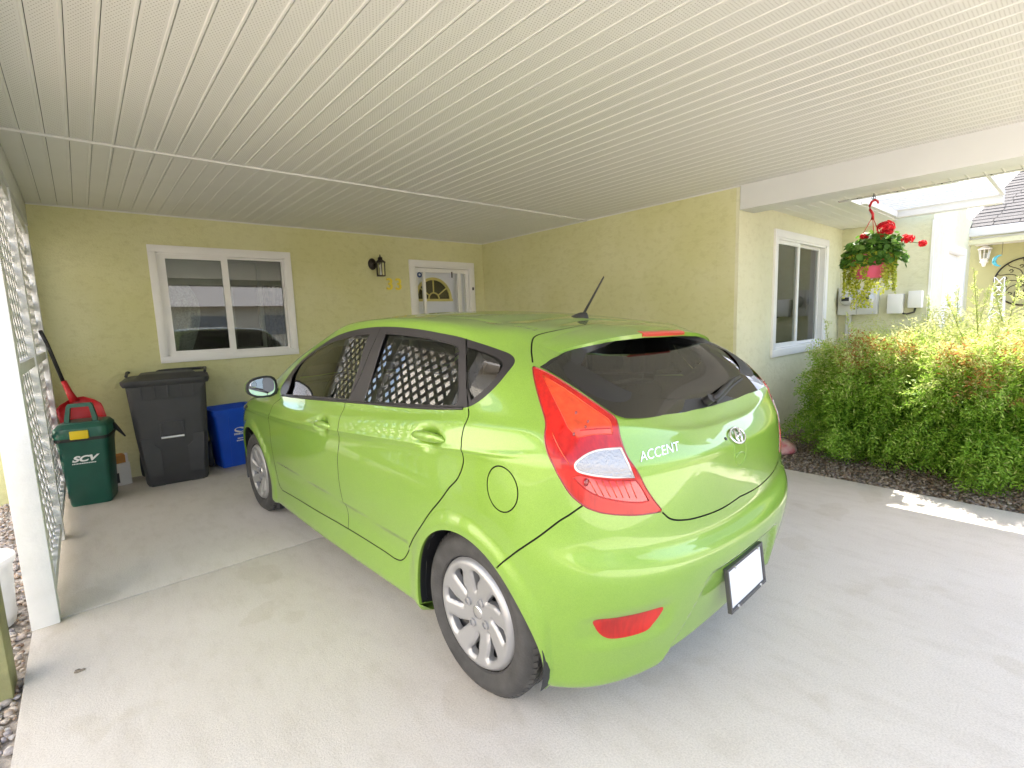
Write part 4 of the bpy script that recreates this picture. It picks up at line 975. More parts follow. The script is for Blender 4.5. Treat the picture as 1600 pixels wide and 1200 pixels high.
# door and rear glass are cut from simple smooth sheets
def polyfit(vals, terms): 
    A = np.stack(terms, 1); c, *_ = np.linalg.lstsq(A, vals, rcond=None); return c
ids_ = np.unique(cf[np.isin(lab, ['gf', 'gr', 'gq'])]); gx, gz = CV[ids_, 0], CV[ids_, 2]
c_ = polyfit(CV[ids_, 1], [np.ones_like(gx), gx, gz, gx*gx, gx*gz, gz*gz]); 
GY = c_[0]+c_[1]*gx+c_[2]*gz+c_[3]*gx*gx+c_[4]*gx*gz+c_[5]*gz*gz
GN = np.stack([-(c_[1]+2*c_[3]*gx+c_[4]*gz), np.ones_like(gx), -(c_[2]+c_[4]*gx+2*c_[5]*gz)], 1); GN /= np.linalg.norm(GN, axis=1, keepdims=True)
print('side glass fit error', abs(GY-CV[ids_, 1]).max())
SG = {int(i): (np.array([x, y, z]), n) for i, x, y, z, n in zip(ids_, gx, GY, gz, GN)}
idr = np.unique(cf[lab == 'glass']); ry, rz = CV[idr, 1], CV[idr, 2]; y2 = ry*ry
c_ = polyfit(CV[idr, 0], [np.ones_like(ry), rz, rz*rz, y2, y2*rz, y2*y2]); RX = c_[0]+c_[1]*rz+c_[2]*rz*rz+c_[3]*y2+c_[4]*y2*rz+c_[5]*y2*y2
RN = np.stack([-np.ones_like(ry), 2*c_[3]*ry+2*c_[4]*ry*rz+4*c_[5]*ry**3, c_[1]+2*c_[2]*rz+c_[4]*y2], 1); RN /= np.linalg.norm(RN, axis=1, keepdims=True)
print('rear glass fit error', abs(RX-CV[idr, 0]).max())
for i, x, y, z, n in zip(idr, RX, ry, rz, RN): SG[int(i)] = (np.array([x, y, z]), n)
# orientation
tri = CV[cf]; fn = np.cross(tri[:, 1]-tri[:, 0], tri[:, 2]-tri[:, 0]); flip = (fn*CN[cf].mean(1)).sum(1) < 0
cf[flip] = cf[flip][:, ::-1]

car = empty('parked_car', (0, 0, 0), 0, 'lime green five door hatchback parked nose in under the carport', 'car')
car.rotation_euler[2] = math.pi/2+.0288
# hub face point (x=0,y=.8) sits at world (.9649,1.3729)
_c, _s = math.cos(car.rotation_euler[2]), math.sin(car.rotation_euler[2])
car.location = (.9649+_s*.8, 1.3729-_c*.8, 0)
def patch(name, lb, m, parent, both='sep', push=0., label=None):
    "make a part from labelled triangles; both: 'sep' two mirrored parts, 'join' one mesh across the centre"
    sel = cf[np.isin(lab, lb)]
    if not len(sel): return []
    ids, invx = np.unique(sel, return_inverse=True); F = invx.reshape(-1, 3)
    Vv, Nv = CV[ids].copy(), CN[ids].copy()
    if lb[0] in ('gf', 'gr', 'gq', 'glass'):
        for k_, i_ in enumerate(ids): Vv[k_], Nv[k_] = SG[int(i_)]
    Vv = Vv+Nv*push
    Vm, Nm = Vv*[1, -1, 1], Nv*[1, -1, 1]
    if both == 'join':
        mid = np.isclose(Vv[:, 1], 0, atol=1e-6); mp = np.where(mid, np.arange(len(Vv)), 0); k = np.cumsum(~mid)-1+len(Vv); mp = np.where(mid, mp, k)
        V2 = np.concatenate([Vv, Vm[~mid]]); N2 = np.concatenate([Nv, Nm[~mid]]); F2 = np.concatenate([F, mp[F][:, ::-1]])
        return [from_arrays(name, rolled(V2), F2, m, parent, True, N2)]
    return [from_arrays(name, rolled(Vv), F, m, parent, True, Nv), from_arrays(name, rolled(Vm), F[:, ::-1], m, parent, True, Nm)]
def surf(x, y, z): return tuple(rolled(np.array([[x, y, z]], float))[0])
patch('body_shell', ['body'], M_paint, car, 'join')
patch('fender', ['fender'], M_paint, car)
patch('hood', ['hood'], M_paint, car, 'join')
patch('front_bumper', ['fbump'], M_paint, car, 'join')
bumper = patch('rear_bumper', ['bump'], M_paint, car, 'join')[0]
gate_o = patch('tailgate', ['gate'], M_paint, car, 'join')[0]
fdoors = patch('front_door', ['doorf'], M_paint, car); rdoors = patch('rear_door', ['doorr'], M_paint, car)
ff_ = patch('fuel_flap', ['fuel'], M_paint, car); ff_[1].name = 'side_panel'
trims = patch('window_trim', ['trim'], M_trim, car)
patch('panel_gap', ['gap'], M_gap, car, 'join', -.006)
for i, d in enumerate(fdoors): pass
ws = {}
for nm, lb, par in (('window', 'gf', fdoors), ('window', 'gr', rdoors)):
    a = patch(nm, [lb], M_glass, None, push=-.006)
    for i in (0, 1): a[i].parent = par[i]
patch('quarter_window', ['gq'], M_glassd, car, push=-.004)
patch('windscreen', ['wind'], M_glass, car, 'join', -.001)
patch('rear_window', ['glass'], M_glassd, car, 'join', -.002)
lamps = patch('tail_light', ['lamp'], M_red, car)
for i, o in enumerate(patch('reversing_lamp', ['rev'], M_revl, None)): o.parent = lamps[i]
patch('reflector', ['refl'], M_red, bumper, push=.0005)
uvtube('reflector_rim', refl, .003, M_redd_, [bumper, bumper], 0, True) if False else None
patch('headlight', ['headl'], M_revl, car, push=.004); patch('grille', ['grille'], M_black, car, 'join', -.004)
for nm_, lb_, mm_ in (('orange_lens', 'lz1', M_orange), ('lower_lens', 'lz2', M_deepred)):
    for i, o in enumerate(patch(nm_, [lb_], mm_, None, push=-.0006)): o.parent = lamps[i]
# rim of the lamp lens
def line3(uvs, push=0.):
    a = np.array(uvs); p = ev(TB, a[:, 0], a[:, 1]); n = ev(TN, a[:, 0], a[:, 1]); n /= np.linalg.norm(n, axis=1, keepdims=True); return p+n*push
def uvtube(name, uvs, r, m, parents, push=0., closed=False, seg=5):
    P_ = line3(uvs, push)
    if closed: P_ = np.concatenate([P_, P_[:1]])
    for i, sg in enumerate((1, -1)):
        bm = bmesh.new(); tube(bm, [tuple(q) for q in rolled(P_*[1, sg, 1])], r, seg); obj(name, bm, m, parents[i], smooth=True)
M_redd = mat('dark_red_edge', (.22, .004, .006), .15, coat=1)
uvtube('lens_rim', lamp, .003, M_redd, lamps, -.001, True)
uvtube('lens_rim', rev, .0032, M_redc and mat('lens_frame', (.70, .66, .66), .2, coat=1), lamps, .0005, True)
uvtube('glass_seal', gl_front, .0035, M_trim, fdoors, -.002, True); uvtube('glass_seal', gl_rear, .0035, M_trim, rdoors, -.002, True)
uvtube('belt_moulding', curve([(6.5, 10.04), (7.44, 9.975), (8.26, 9.99), (8.94, 10.01), (9.7, 10.01), (10.64, 10.005), (11.5, 10.0)], 5), .006, M_trim, (car, car), .001)
uvtube('lens_ridge', lz1, .0016, M_orange, lamps, .0006, True, 4); uvtube('lens_ridge', lz2, .0016, M_red, lamps, .0006, True, 4)
for q in range(7):
    f_ = q/6
    uvtube('lens_ridge', [(2.5+.12*q, 6.50+.01*q), (2.62+.13*q, 6.92)], .0014, M_orange, lamps, .0004, False, 4)
uvtube('lens_ridge', curve([(3.0, 9.25), (3.25, 9.2), (3.6, 9.1)], 4), .0016, M_red, lamps, .0006, False, 4); uvtube('lens_ridge', curve([(4.16, 9.0), (3.95, 8.2), (3.80, 7.5)], 4), .0018, M_orange, lamps, .0006, False, 4)
# inner lamp detail: dark round bulbs and ribs behind the lens are raised pieces on the lens
for i, sg in enumerate((1, -1)):
    for (u, v, r) in ((3.72, 10.0, .006), (3.5, 9.62, .006), (3.52, 9.3, .005), (3.70, 8.9, .006), (3.45, 6.85, .012)):
        p = line3([(u, v)], .001)[0]*[1, sg, 1]; bm = bmesh.new(); bmesh.ops.create_uvsphere(bm, u_segments=10, v_segments=6, radius=r)
        for q in bm.verts: q.co = Vector(surf(*(p+np.array(q.co)*[.4, 1, 1])))
        obj('bulb', bm, M_redd, lamps[i], smooth=True)
# ---- black frit and heater band on the rear window edge
frit = curve([(0, 10.55), (.9, 10.6), (1.8, 10.66), (2.35, 10.8), (2.75, 11.15), (3.0, 11.5), (3.1, 11.9)], 6)
fr_t = [q for q in frit]
ob_ = []
fu = [(0.000, 10.290), (0.700, 10.300), (1.440, 10.210), (2.100, 10.010), (2.702, 9.919), (2.900, 10.000), (3.393, 10.590), (3.947, 11.184), (3.669, 11.624)]
fo = curve(fu, 5); n_ = 60
def resample(L_, n):
    L_ = np.array(L_); d = np.r_[0, np.cumsum(np.linalg.norm(np.diff(L_, axis=0), axis=1))]; t = np.linspace(0, d[-1], n); return np.stack([np.interp(t, d, L_[:, k]) for k in (0, 1)], 1)
A_, B_ = resample(fo, n_), resample(frit, n_)
Vf, Nf = [], []
for k in range(9):
    q = A_*(1-k/8)+B_*(k/8); Vf.append(ev(TB, q[:, 0], q[:, 1])-ev(TN, q[:, 0], q[:, 1])*.0035); Nf.append(ev(TN, q[:, 0], q[:, 1]))
Vf = np.concatenate(Vf); Ff = [(k*n_+i, k*n_+i+1, (k+1)*n_+i+1, (k+1)*n_+i) for k in range(8) for i in range(n_-1)]
M_frit = mat('black_frit', (.012, .012, .012), .5)
for sg in (1, -1):
    from_arrays('black_border', rolled(Vf*[1, sg, 1]), Ff, M_frit, [o for o in car.children if o.name.startswith('rear_window')][0], True)
# ---- dark inner tub so that the cabin reads as hollow
iu = np.linspace(0, nu-1, 120); iv_ = np.linspace(1.0, nv-1, 70); gu, gv = np.meshgrid(iu, iv_)
Pi = ev(TB, gu.ravel(), gv.ravel())-ev(TN, gu.ravel(), gv.ravel())*.045
Fi = np.array([(j*120+i, j*120+i+1, (j+1)*120+i+1, (j+1)*120+i) for j in range(69) for i in range(119)])
cu_ = np.stack([gu.ravel(), gv.ravel()], 1)[Fi].mean(1)
hole = inpoly(cu_, gl_front) | inpoly(cu_, gl_rear) | inpoly(cu_, gl_q) | inpoly(cu_, glass_r) | inpoly(cu_, wind) | inpoly(cu_, [(15, 5), (17.1, 5), (17.1, 10.2), (12.6, 10.2), (12.6, 8)])
hole |= inpoly(cu_, close_arch(arch_r)) | inpoly(cu_, close_arch(arch_f)) | (cu_[:, 0] < 1.0) & (cu_[:, 1] < 8.5)
Fi = Fi[~hole]
M_inner = mat('cabin_lining', (.035, .036, .036), .85)
M_head = mat('head_lining', (.30, .30, .28), .9)
for sg in (1, -1): from_arrays('cabin_lining', rolled(Pi*[1, sg, 1]), Fi, M_inner, car, True)
boxo('cabin_floor', -.35, 2.2, -.66, .66, .26, .30, M_inner, car)
boxo('parcel_shelf', -.36, .02, -.62, .62, .86, .88, M_inner, car, bev=.01)
def seat(x, y, w, h=.62, bench=False):
    s_ = empty('seat', (x, y, .30)); s_.parent = car
    boxo('cushion', -.02, .48, -w/2, w/2, .02, .22, M_seat, s_, bev=.05)
    bm = bmesh.new()
    loft(bm, [[(-.02+dx-.24*t, yy, .18+h*t) for dx, yy in ((-.05, -w/2*k), (.06, -w/2*k*.9), (.06, w/2*k*.9), (-.05, w/2*k))] for t, k in ((0, .95), (.15, 1), (.6, 1), (.92, .8), (1, .6))])
    bmesh.ops.bevel(bm, geom=list(bm.edges), offset=.02, segments=2, affect='EDGES'); obj('backrest', bm, M_seat, s_, angle=50)
    for yy in ((0,) if not bench else (-.36, .36)):
        bm = bmesh.new(); box(bm, -.33, -.23, yy-.12, yy+.12, .18+h+.03, .18+h+.20, .035); obj('headrest', bm, M_seat, s_, angle=50)
        bm = bmesh.new()
        for k in (-.05, .05): tube(bm, [(-.27, yy+k, .18+h-.04), (-.28, yy+k, .18+h+.06)], .006, 6)
        obj('headrest_post', bm, M_chrome, s_)
seat(1.12, .36, .48); seat(1.12, -.36, .48); seat(.28, 0, 1.20, .56, True)
bm = bmesh.new(); loft(bm, [[(1.95+dx, y, z) for dx, z in ((0, .62), (.05, .88), (.2, .93), (.55, .92), (.6, .6))] for y in (-.66, -.3, .3, .66)]); obj('dashboard', bm, M_inner, car, angle=40)
bm = bmesh.new(); pts = [(1.86+.05*math.sin(t), .36+.18*math.cos(t), .86+.17*math.sin(t)) for t in [2*math.pi*k/24 for k in range(25)]]
tube(bm, pts, .015, 8); tube(bm, [(1.86, .19, .86), (1.88, .36, .86), (1.86, .53, .86)], .018, 6); obj('steering_wheel', bm, M_black, car, smooth=True)
# belt straps seen through the rear window
for sg in (1,):
    bm = bmesh.new(); tube(bm, [(.60, .60, 1.22), (.66, .58, 1.0), (.82, .56, .75)], .012, 4); obj('seat_belt', bm, M_black, car)
# ---- spoiler lip over the rear glass
def sp_pts(y):
    a = abs(y); t = min(a/.60, 1)
    # front edge on roof, trailing edge, underside return to the glass
    xe = np.interp(a, [0, .15, .3, .42, .5, .56, .615], [-.292, -.290, -.277, -.255, -.232, -.212, -.196])
    ze = np.interp(a, [0, .15, .3, .42, .5, .56, .615], [1.298, 1.296, 1.287, 1.272, 1.258, 1.240, 1.212])
    return xe, ze
bm = bmesh.new(); ys = np.linspace(-.612, .612, 61); rr = []
for y in ys:
    a = abs(y)
    vtop = np.interp(a, [0, .25, .45, .58, .612], [13.55, 13.2, 12.7, 12.1, 11.55]); 
    xe, ze = sp_pts(y)
    # find surface points at this y on the upper gate for two v values
    def at(v_):
        uu = np.linspace(0, 4.6, 160); p = ev(TB, uu, np.full_like(uu, v_)); k = np.argmin(abs(p[:, 1]-a)); return p[k], ev(TN, uu[k:k+1], np.array([v_]))[0]
    p0, n0 = at(vtop); p3, n3 = at(max(vtop-.95, 11.0))
    p0 = p0+n0*.0005; e = np.array([xe, a, ze]); m1 = (p0*.5+e*.5)+np.array([0, 0, .010*(1-a/.62)]); e2 = e+np.array([.004, 0, -.020*(1-.6*a/.62)])
    p3 = p3-n3*.004
    q = [p0, p0*.75+e*.25+np.array([0, 0, .007*(1-a/.62)]), m1, p0*.2+e*.8+np.array([0, 0, .007*(1-a/.62)]), e, e2, (e2+p3)/2+np.array([0, 0, .004]), p3]
    rr.append([bm.verts.new(surf(k[0], math.copysign(a, y) if a > 1e-9 else 0, k[2])) for k in q])
for i in range(60):
    for k in range(7):
        f = bm.faces.new((rr[i][k], rr[i][k+1], rr[i+1][k+1], rr[i+1][k])); f.material_index = 0 if k < 5 else 1
bmesh.ops.recalc_face_normals(bm, faces=bm.faces)
obj('spoiler', bm, [M_paint, M_black], gate_o, angle=50)
bm = bmesh.new(); rr = []
for y in np.linspace(-.155, .155, 15):
    xe, ze = sp_pts(y); k = .7+.3*math.sqrt(max(0, 1-(y/.16)**2))
    rr.append([surf(xe+dx, y, ze+dz) for dx, dz in ((.030*k, .0095), (-.002, .0025), (-.006, -.004), (-.004, -.015*k), (.02, -.012))])
loft(bm, rr); bmesh.ops.recalc_face_normals(bm, faces=bm.faces)
obj('brake_light', bm, mat('brake_lens', (.50, .03, .02), .3, coat=.5), gate_o, angle=40)
# ---- wheels
def annulus_cover():
    "wheel cover with eight swirled openings, domed"
    pts, ed = [], []
    def ring_(r, n): 
        b = len(pts)
        for k in range(n): pts.append(Vector((r*math.cos(2*math.pi*k/n), r*math.sin(2*math.pi*k/n))))
        for k in range(n): ed.append((b+k, b+(k+1) % n))
    ring_(.2045, 72)
    holes = []
    for h in range(8):
        a0 = 2*math.pi*h/8+.2; wd_ = .215 if h % 2 else .15
        sw = .30 if h % 2 else .22
        out = []
        for (r, d) in ((.080, 0), (.095, -.30*1.0), (.125, -.62), (.150, -.92), (.161, -.95), (.167, -.6), (.168, 0), (.166, .55), (.159, .85), (.150, .85), (.125, .55), (.095, .30)):
            out.append((r, a0+d*wd_+sw*(r-.08)/.095*.9))
        out = [(r*math.cos(a), r*math.sin(a)) for r, a in out]
        P2 = np.array(out); D = []
        m = len(P2)
        for i in range(m):
            p0, p1, p2_, p3_ = P2[i-1], P2[i], P2[(i+1) % m], P2[(i+2) % m]
            for k in range(4):
                t = k/4; D.append(tuple(.5*((2*p1)+(-p0+p2_)*t+(2*p0-5*p1+4*p2_-p3_)*t*t+(-p0+3*p1-3*p2_+p3_)*t**3)))
        holes.append(D); b = len(pts)
        for q in D: pts.append(Vector(q))
        for k in range(len(D)): ed.append((b+k, b+(k+1) % len(D)))
    dd = [p.copy() for p in pts]; kk = kdtree.KDTree(len(dd))
    for i, p in enumerate(dd): kk.insert((p.x, p.y, 0), i)
    kk.balance()
    for r in np.arange(.008, .204, .008):
        n = max(6, int(2*math.pi*r/.009))
        for k in range(n):
            a = 2*math.pi*(k+.5*(int(r/.008) % 2))/n; q = (r*math.cos(a), r*math.sin(a))
            if kk.find((q[0], q[1], 0))[2] > .0035: pts.append(Vector(q))
    rs = delaunay_2d_cdt(pts, ed, [], 0, 1e-6); V2 = np.array([tuple(p) for p in rs[0]]); F2 = np.array([f for f in rs[2] if len(f) == 3]); c2 = V2[F2].mean(1)
    keep = np.hypot(c2[:, 0], c2[:, 1]) < .2045
    for h in holes: keep &= ~inpoly(c2, h)
    F2 = F2[keep]; r = np.hypot(V2[:, 0], V2[:, 1])
    hgt = np.interp(r, [0, .03, .06, .085, .12, .165, .182, .19, .198, .2045], [-.016, -.015, -.012, -.010, -.004, .004, .007, .006, -.002, -.012])
    # spokes crowned between openings
    mind = np.full(len(V2), .02)
    for h in holes:
        H = np.array(h)
        d = np.sqrt(((V2[:, None, :]-H[None])**2).sum(-1)).min(1); mind = np.minimum(mind, d)
    hgt = hgt-.010*(1-np.clip(mind/.011, 0, 1))**2
    return V2, F2, hgt, holes
cv2, cf2, ch2, choles = annulus_cover()
def make_wheel(out_sign):
    # built round the origin with its outer face at y=0, axle along y (outer towards +y * out_sign)
    w_ = empty('wheel'); w_.parent = car; s = out_sign
    bm = bmesh.new()
    prof = [(.207, -.010), (.212, -.002), (.222, .001), (.236, .006), (.252, .012), (.262, .011), (.272, .007), (.284, -.004), (.292, -.014), (.297, -.024)]
    tread = []
    yy = -.028
    while yy > -.165:
        tread += [(.3005, yy), (.3005, yy-.022), (.2935, yy-.0235), (.2935, yy-.029)]; yy -= .0305
    prof += tread+[(.298, -.172), (.29, -.185), (.25, -.196), (.215, -.19), (.20, -.17)]
    lathe(bm, [(r, s*y) for r, y in prof], 96, 'y')
    # shoulder lugs: sink every other shoulder quad
    if s < 0: pass
    bmesh.ops.recalc_face_normals(bm, faces=bm.faces)
    obj('tyre', bm, M_rubber, w_, angle=30)
    # shoulder tread blocks
    bm = bmesh.new()
    for k in range(72):
        a = 2*math.pi*k/72; ca, sa = math.cos(a), math.sin(a); 
        v = []
        for (dr, y) in ((.2885, -.010), (.3025, -.023), (.3025, -.046), (.290, -.046)):
            for da in (-.028, .028):
                aa = a+da+(y+.02)*1.2; v.append(bm.verts.new((dr*math.cos(aa), s*y, dr*math.sin(aa))))
        for i in range(3): bm.faces.new((v[2*i], v[2*i+1], v[2*i+3], v[2*i+2]))
        bm.faces.new((v[0], v[2], v[4], v[6])); bm.faces.new((v[1], v[7], v[5], v[3]))
    bmesh.ops.recalc_face_normals(bm, faces=bm.faces); t_ = obj('tread_blocks', bm, M_rubber, w_); t_['kind'] = 'stuff'
    V3 = [(x, s*h, z) for (x, z), h in zip(cv2, ch2)]; F3 = cf2 if s < 0 else cf2[:, ::-1]
    co = from_arrays('wheel_cover', V3, F3, M_silver, w_, True)
    # rims of the openings
    for H in choles:
        bm = bmesh.new()
        n = len(H); hh = [float(np.interp(math.hypot(*q), [0, .085, .12, .165, .182], [-.016, -.010, -.004, .004, .007]))-.010 for q in H]
        a = [bm.verts.new((q[0], s*h, q[1])) for q, h in zip(H, hh)]; b = [bm.verts.new((q[0]*.985, s*(h-.022), q[1]*.985)) for q, h in zip(H, hh)]
        for k in range(n): bm.faces.new((a[k], a[(k+1) % n], b[(k+1) % n], b[k]))
        bmesh.ops.recalc_face_normals(bm, faces=bm.faces); obj('opening_edge', bm, M_silver, co, smooth=True)
    bm = bmesh.new(); lathe(bm, [(0, s*-.055), (.15, s*-.055), (.19, s*-.04), (.2, s*-.012)], 48, 'y'); obj('steel_wheel', bm, M_steel, w_, smooth=True)
    for k in range(4):
        a = 2*math.pi*k/4+.75; bm = bmesh.new(); rr = []
        for r, y in ((.016, -.016), (.016, -.006), (.012, -.005), (.0115, -.011), (0.001, -.011)):
            rr.append([(.055*math.cos(a)+r*math.cos(t), s*y, .055*math.sin(a)+r*math.sin(t)) for t in [2*math.pi*q/12 for q in range(12)]])
        loft(bm, rr); bmesh.ops.recalc_face_normals(bm, faces=bm.faces); obj('bolt_cap', bm, M_silver, w_, angle=40)
    bm = bmesh.new(); lathe(bm, [(0, s*-.011), (.022, s*-.011), (.026, s*-.014), (.027, s*-.018)], 32, 'y'); bmesh.ops.recalc_face_normals(bm, faces=bm.faces); obj('centre_cap', bm, M_chrome, w_, smooth=True)
    return w_
for (wx, sg) in ((0, 1), (2.57, 1), (0, -1), (2.57, -1)):
    w_ = make_wheel(sg); w_.location = (wx, sg*.80, .2985); w_.rotation_euler[1] = random.uniform(0, 6) if (wx, sg) != (0, 1) else .25
# wheel arch liners and mud flaps
for (uvs, (ax, az, ar)) in ((arch_r, ARCH[0]), (arch_f, ARCH[1])):
    P_ = line3(uvs, 0); 
    ext_ = [tuple(q) for q in P_]
    for sg in (1, -1):
        bm = bmesh.new(); lay = []
        for d in (0., .012, .03, .10, .22, .30):
            sc = 1.0 if d < .02 else 1.035
            lay.append([bm.verts.new(surf(ax+(x-ax)*sc, sg*(y-d if d < .02 else .845-d), az+(z-az)*sc if z > .19 else z)) for x, y, z in ext_])
        for i in range(5):
            for k in range(len(ext_)-1): 
                f = bm.faces.new((lay[i][k], lay[i][k+1], lay[i+1][k+1], lay[i+1][k])); f.material_index = 0 if i == 0 else 1
        bm.faces.new(lay[-1]).material_index = 1
        bmesh.ops.recalc_face_normals(bm, faces=bm.faces); obj('wheel_arch_liner', bm, [M_paint, M_black], car, angle=40)
for sg in (1, -1):
    bm = bmesh.new(); loft(bm, [[(x+dx, sg*y, z) for x, y in ((-.330, y1), (-.320, y1+.005), (-.312, .66), (-.322, .66))] for z, dx, y1 in ((.175, -.008, .745), (.24, -.003, .775), (.36, .0, .80))]); bmesh.ops.recalc_face_normals(bm, faces=bm.faces); obj('mud_flap', bm, M_black, car)
    bm = bmesh.new(); loft(bm, [[(x, sg*y, z) for x, y in ((2.155, .80), (2.17, .815), (2.18, .66), (2.165, .66))] for z in (.12, .36)]); bmesh.ops.recalc_face_normals(bm, faces=bm.faces); obj('mud_flap', bm, M_black, car)
boxo('underbody', -.40, 3.1, -.66, .66, .205, .24, M_black, car)
for wx in (0, 2.57):
    bm = bmesh.new(); tube(bm, [(wx, -.62, .29), (wx, .62, .29)], .03, 8); obj('axle', bm, M_steel, car)
# ---- door handles
for i, sg in enumerate((1, -1)):
    for (hx, hz), dl in zip(HND, (rdoors, fdoors)):
        bm = bmesh.new(); rr = []
        for t in np.linspace(-1, 1, 15):
            x = hx+t*.108; k = math.sqrt(max(.0, 1-abs(t)**2.2)); z = hz+(-.004)*t
            uvx = inv([x], [z], vmax=10)[0]; p = ev(T0, *uvx) if False else None
            y0 = .858+.0035-.004*abs(t)**2
            hh = .003+.0165*k; th = .004+.009*k
            rr.append([(x, sg*(y0+th*math.cos(a)-.004), z+hh*math.sin(a)+.005*k) for a in [2*math.pi*q/12 for q in range(12)]])
        loft(bm, rr); 
        for v in bm.verts: v.co = Vector(surf(*v.co))
        bmesh.ops.recalc_face_normals(bm, faces=bm.faces); obj('door_handle', bm, M_paint, dl[i], smooth=True)
# ---- door mirrors
for sg in (1, -1):
    mr = empty('door_mirror', (2.02, sg*.875, .985)); mr.parent = car
    def ell(w0, h0, n=20, e=2.6, sh=0):
        out = []
        for q in range(n):
            t = 2*math.pi*q/n; c_, s__ = math.cos(t), math.sin(t)
            out.append((math.copysign(abs(c_)**(2/e), c_)*w0*(1-.12*math.sin(t)*0), math.copysign(abs(s__)**(2/e), s__)*h0*(1+.18*c_*sg*-1)))
        return out
    bm = bmesh.new(); rr = []
    for x, k in ((-.005, .97), (.0, 1.0), (.03, 1.0), (.07, .86), (.10, .55), (.11, .2)):
        rr.append([(x-.012*(a/.1)*sg*.0, a, b) for a, b in ell(.092*k, .066*k)])
    loft(bm, rr, False); bmesh.ops.recalc_face_normals(bm, faces=bm.faces); obj('housing', bm, M_paint, mr, smooth=True)
    bm = bmesh.new(); a_ = ell(.094, .068); b_ = ell(.081, .056)
    va = [bm.verts.new((-.008, p[0], p[1])) for p in a_]; vb = [bm.verts.new((-.010, p[0], p[1])) for p in b_]; vc = [bm.verts.new((.01, p[0], p[1])) for p in a_]
    for k in range(20):
        bm.faces.new((va[k], va[(k+1) % 20], vb[(k+1) % 20], vb[k])); bm.faces.new((va[k], vc[k], vc[(k+1) % 20], va[(k+1) % 20]))
    obj('bezel', bm, M_black, mr, smooth=False)
    bm = bmesh.new(); f = bm.faces.new([bm.verts.new((-.0055, p[0], p[1])) for p in ell(.083, .058)]); obj('mirror_glass', bm, M_mirror, mr)
    if sg > 0:
        bm = bmesh.new(); lathe(bm, [(0, -.007), (.018, -.007), (.02, -.0065)], 20, 'y'); o = obj('blind_spot_mirror', bm, M_chrome, mr); o.rotation_euler[2] = R_(-90); o.location = (-.001, .050, .022)
    bm = bmesh.new(); loft(bm, [[(x, sg*-1*y, z) for x, z in ((-.0, -.055), (.06, -.05), (.06, -.02), (0, -.02))] for y in (.05, .10)]); bmesh.ops.recalc_face_normals(bm, faces=bm.faces); obj('arm', bm, M_black, mr)
    bm = bmesh.new(); v = [bm.verts.new(surf(*p)) for p in ((1.78, sg*.79, .965), (2.03, sg*.787, .945), (1.93, sg*.752, 1.03), (1.86, sg*.745, 1.05))]; bm.faces.new(v)
    mr.rotation_euler[2] = sg*R_(4)
# ---- roof aerial
ae = empty('roof_aerial', surf(.14, 0, 1.362)); ae.parent = car
bm = bmesh.new(); loft(bm, [[(x0+x*k, y*k, z) for x, y in [(math.cos(t)*.055, math.sin(t)*.024) for t in [2*math.pi*q/16 for q in range(16)]]] for x0, k, z in ((.01, 1, -.01), (.01, 1, .004), (.006, .85, .014), (-.005, .6, .023), (-.014, .3, .029))]); obj('base', bm, M_black, ae, smooth=True)
bm = bmesh.new(); q0 = Vector((-.018, 0, .022)); q1 = Vector((-.135, 0, .180)); tube(bm, [q0, q0.lerp(q1, .3), q1], [.0065, .0045, .0028], 8)
for k in range(26):
    c = q0.lerp(q1, .12+.86*k/26); d = (q1-q0).normalized()
    tube(bm, [c, c+d*.0028], .0062-.0022*k/26, 8)
obj('mast', bm, M_black, ae)
# ---- wiper
def gp(u, v, push, sg=1): return tuple(rolled(line3([(u, v)], push)*[1, sg, 1])[0])
wp = empty('rear_wiper'); wp.parent = gate_o
bm = bmesh.new(); tube(bm, [gp(.09, 10.42, .0), gp(.09, 10.42, .028)], .018, 16); obj('pivot', bm, M_black, wp, angle=40)
bm = bmesh.new(); tube(bm, [gp(.0, 10.40, .025), gp(.25, 10.46, .03, -1), gp(.7, 10.58, .030, -1), gp(1.2, 10.66, .026, -1), gp(1.65, 10.63, .020, -1)], [.011, .013, .012, .010, .006], 8); obj('arm', bm, M_black, wp, smooth=True)
bm = bmesh.new(); tube(bm, [gp(.15, 10.33, .008, -1), gp(.7, 10.48, .010, -1), gp(1.2, 10.57, .010, -1), gp(1.8, 10.56, .008, -1)], .0055, 6); obj('blade', bm, M_black, wp)
# ---- badges
em = empty('badge'); em.parent = gate_o
ec = np.array(ev(TB, .0, 8.2)); en = np.array(ev(TN, .0, 8.2)); en /= np.linalg.norm(en)
upv_ = np.array([0, 0, 1.])-en*en[2]; upv_ /= np.linalg.norm(upv_); lat = np.cross(upv_, en)
def EP(a, b, c): q = ec+lat*a+upv_*b+en*c; return surf(*q)
bm = bmesh.new(); N_ = 40; A, B = .053, .030
ri = [[bm.verts.new(EP((A+ro*math.cos(ph))*math.cos(t), (B+ro*math.cos(ph))*math.sin(t), .006+ro*.8*math.sin(ph))) for ph in [2*math.pi*j/6 for j in range(6)]] for t in [2*math.pi*k/N_ for k in range(N_)] for ro in (.0045,)]
for k in range(N_):
    for j in range(6): bm.faces.new((ri[k][j], ri[k][(j+1) % 6], ri[(k+1) % N_][(j+1) % 6], ri[(k+1) % N_][j]))
bmesh.ops.recalc_face_normals(bm, faces=bm.faces); obj('oval_ring', bm, M_chrome, em, smooth=True)
bm = bmesh.new()
def bar(bm, p, r=.0045): 
    tube(bm, [EP(a, b, c) for a, b, c in p], r, 6)
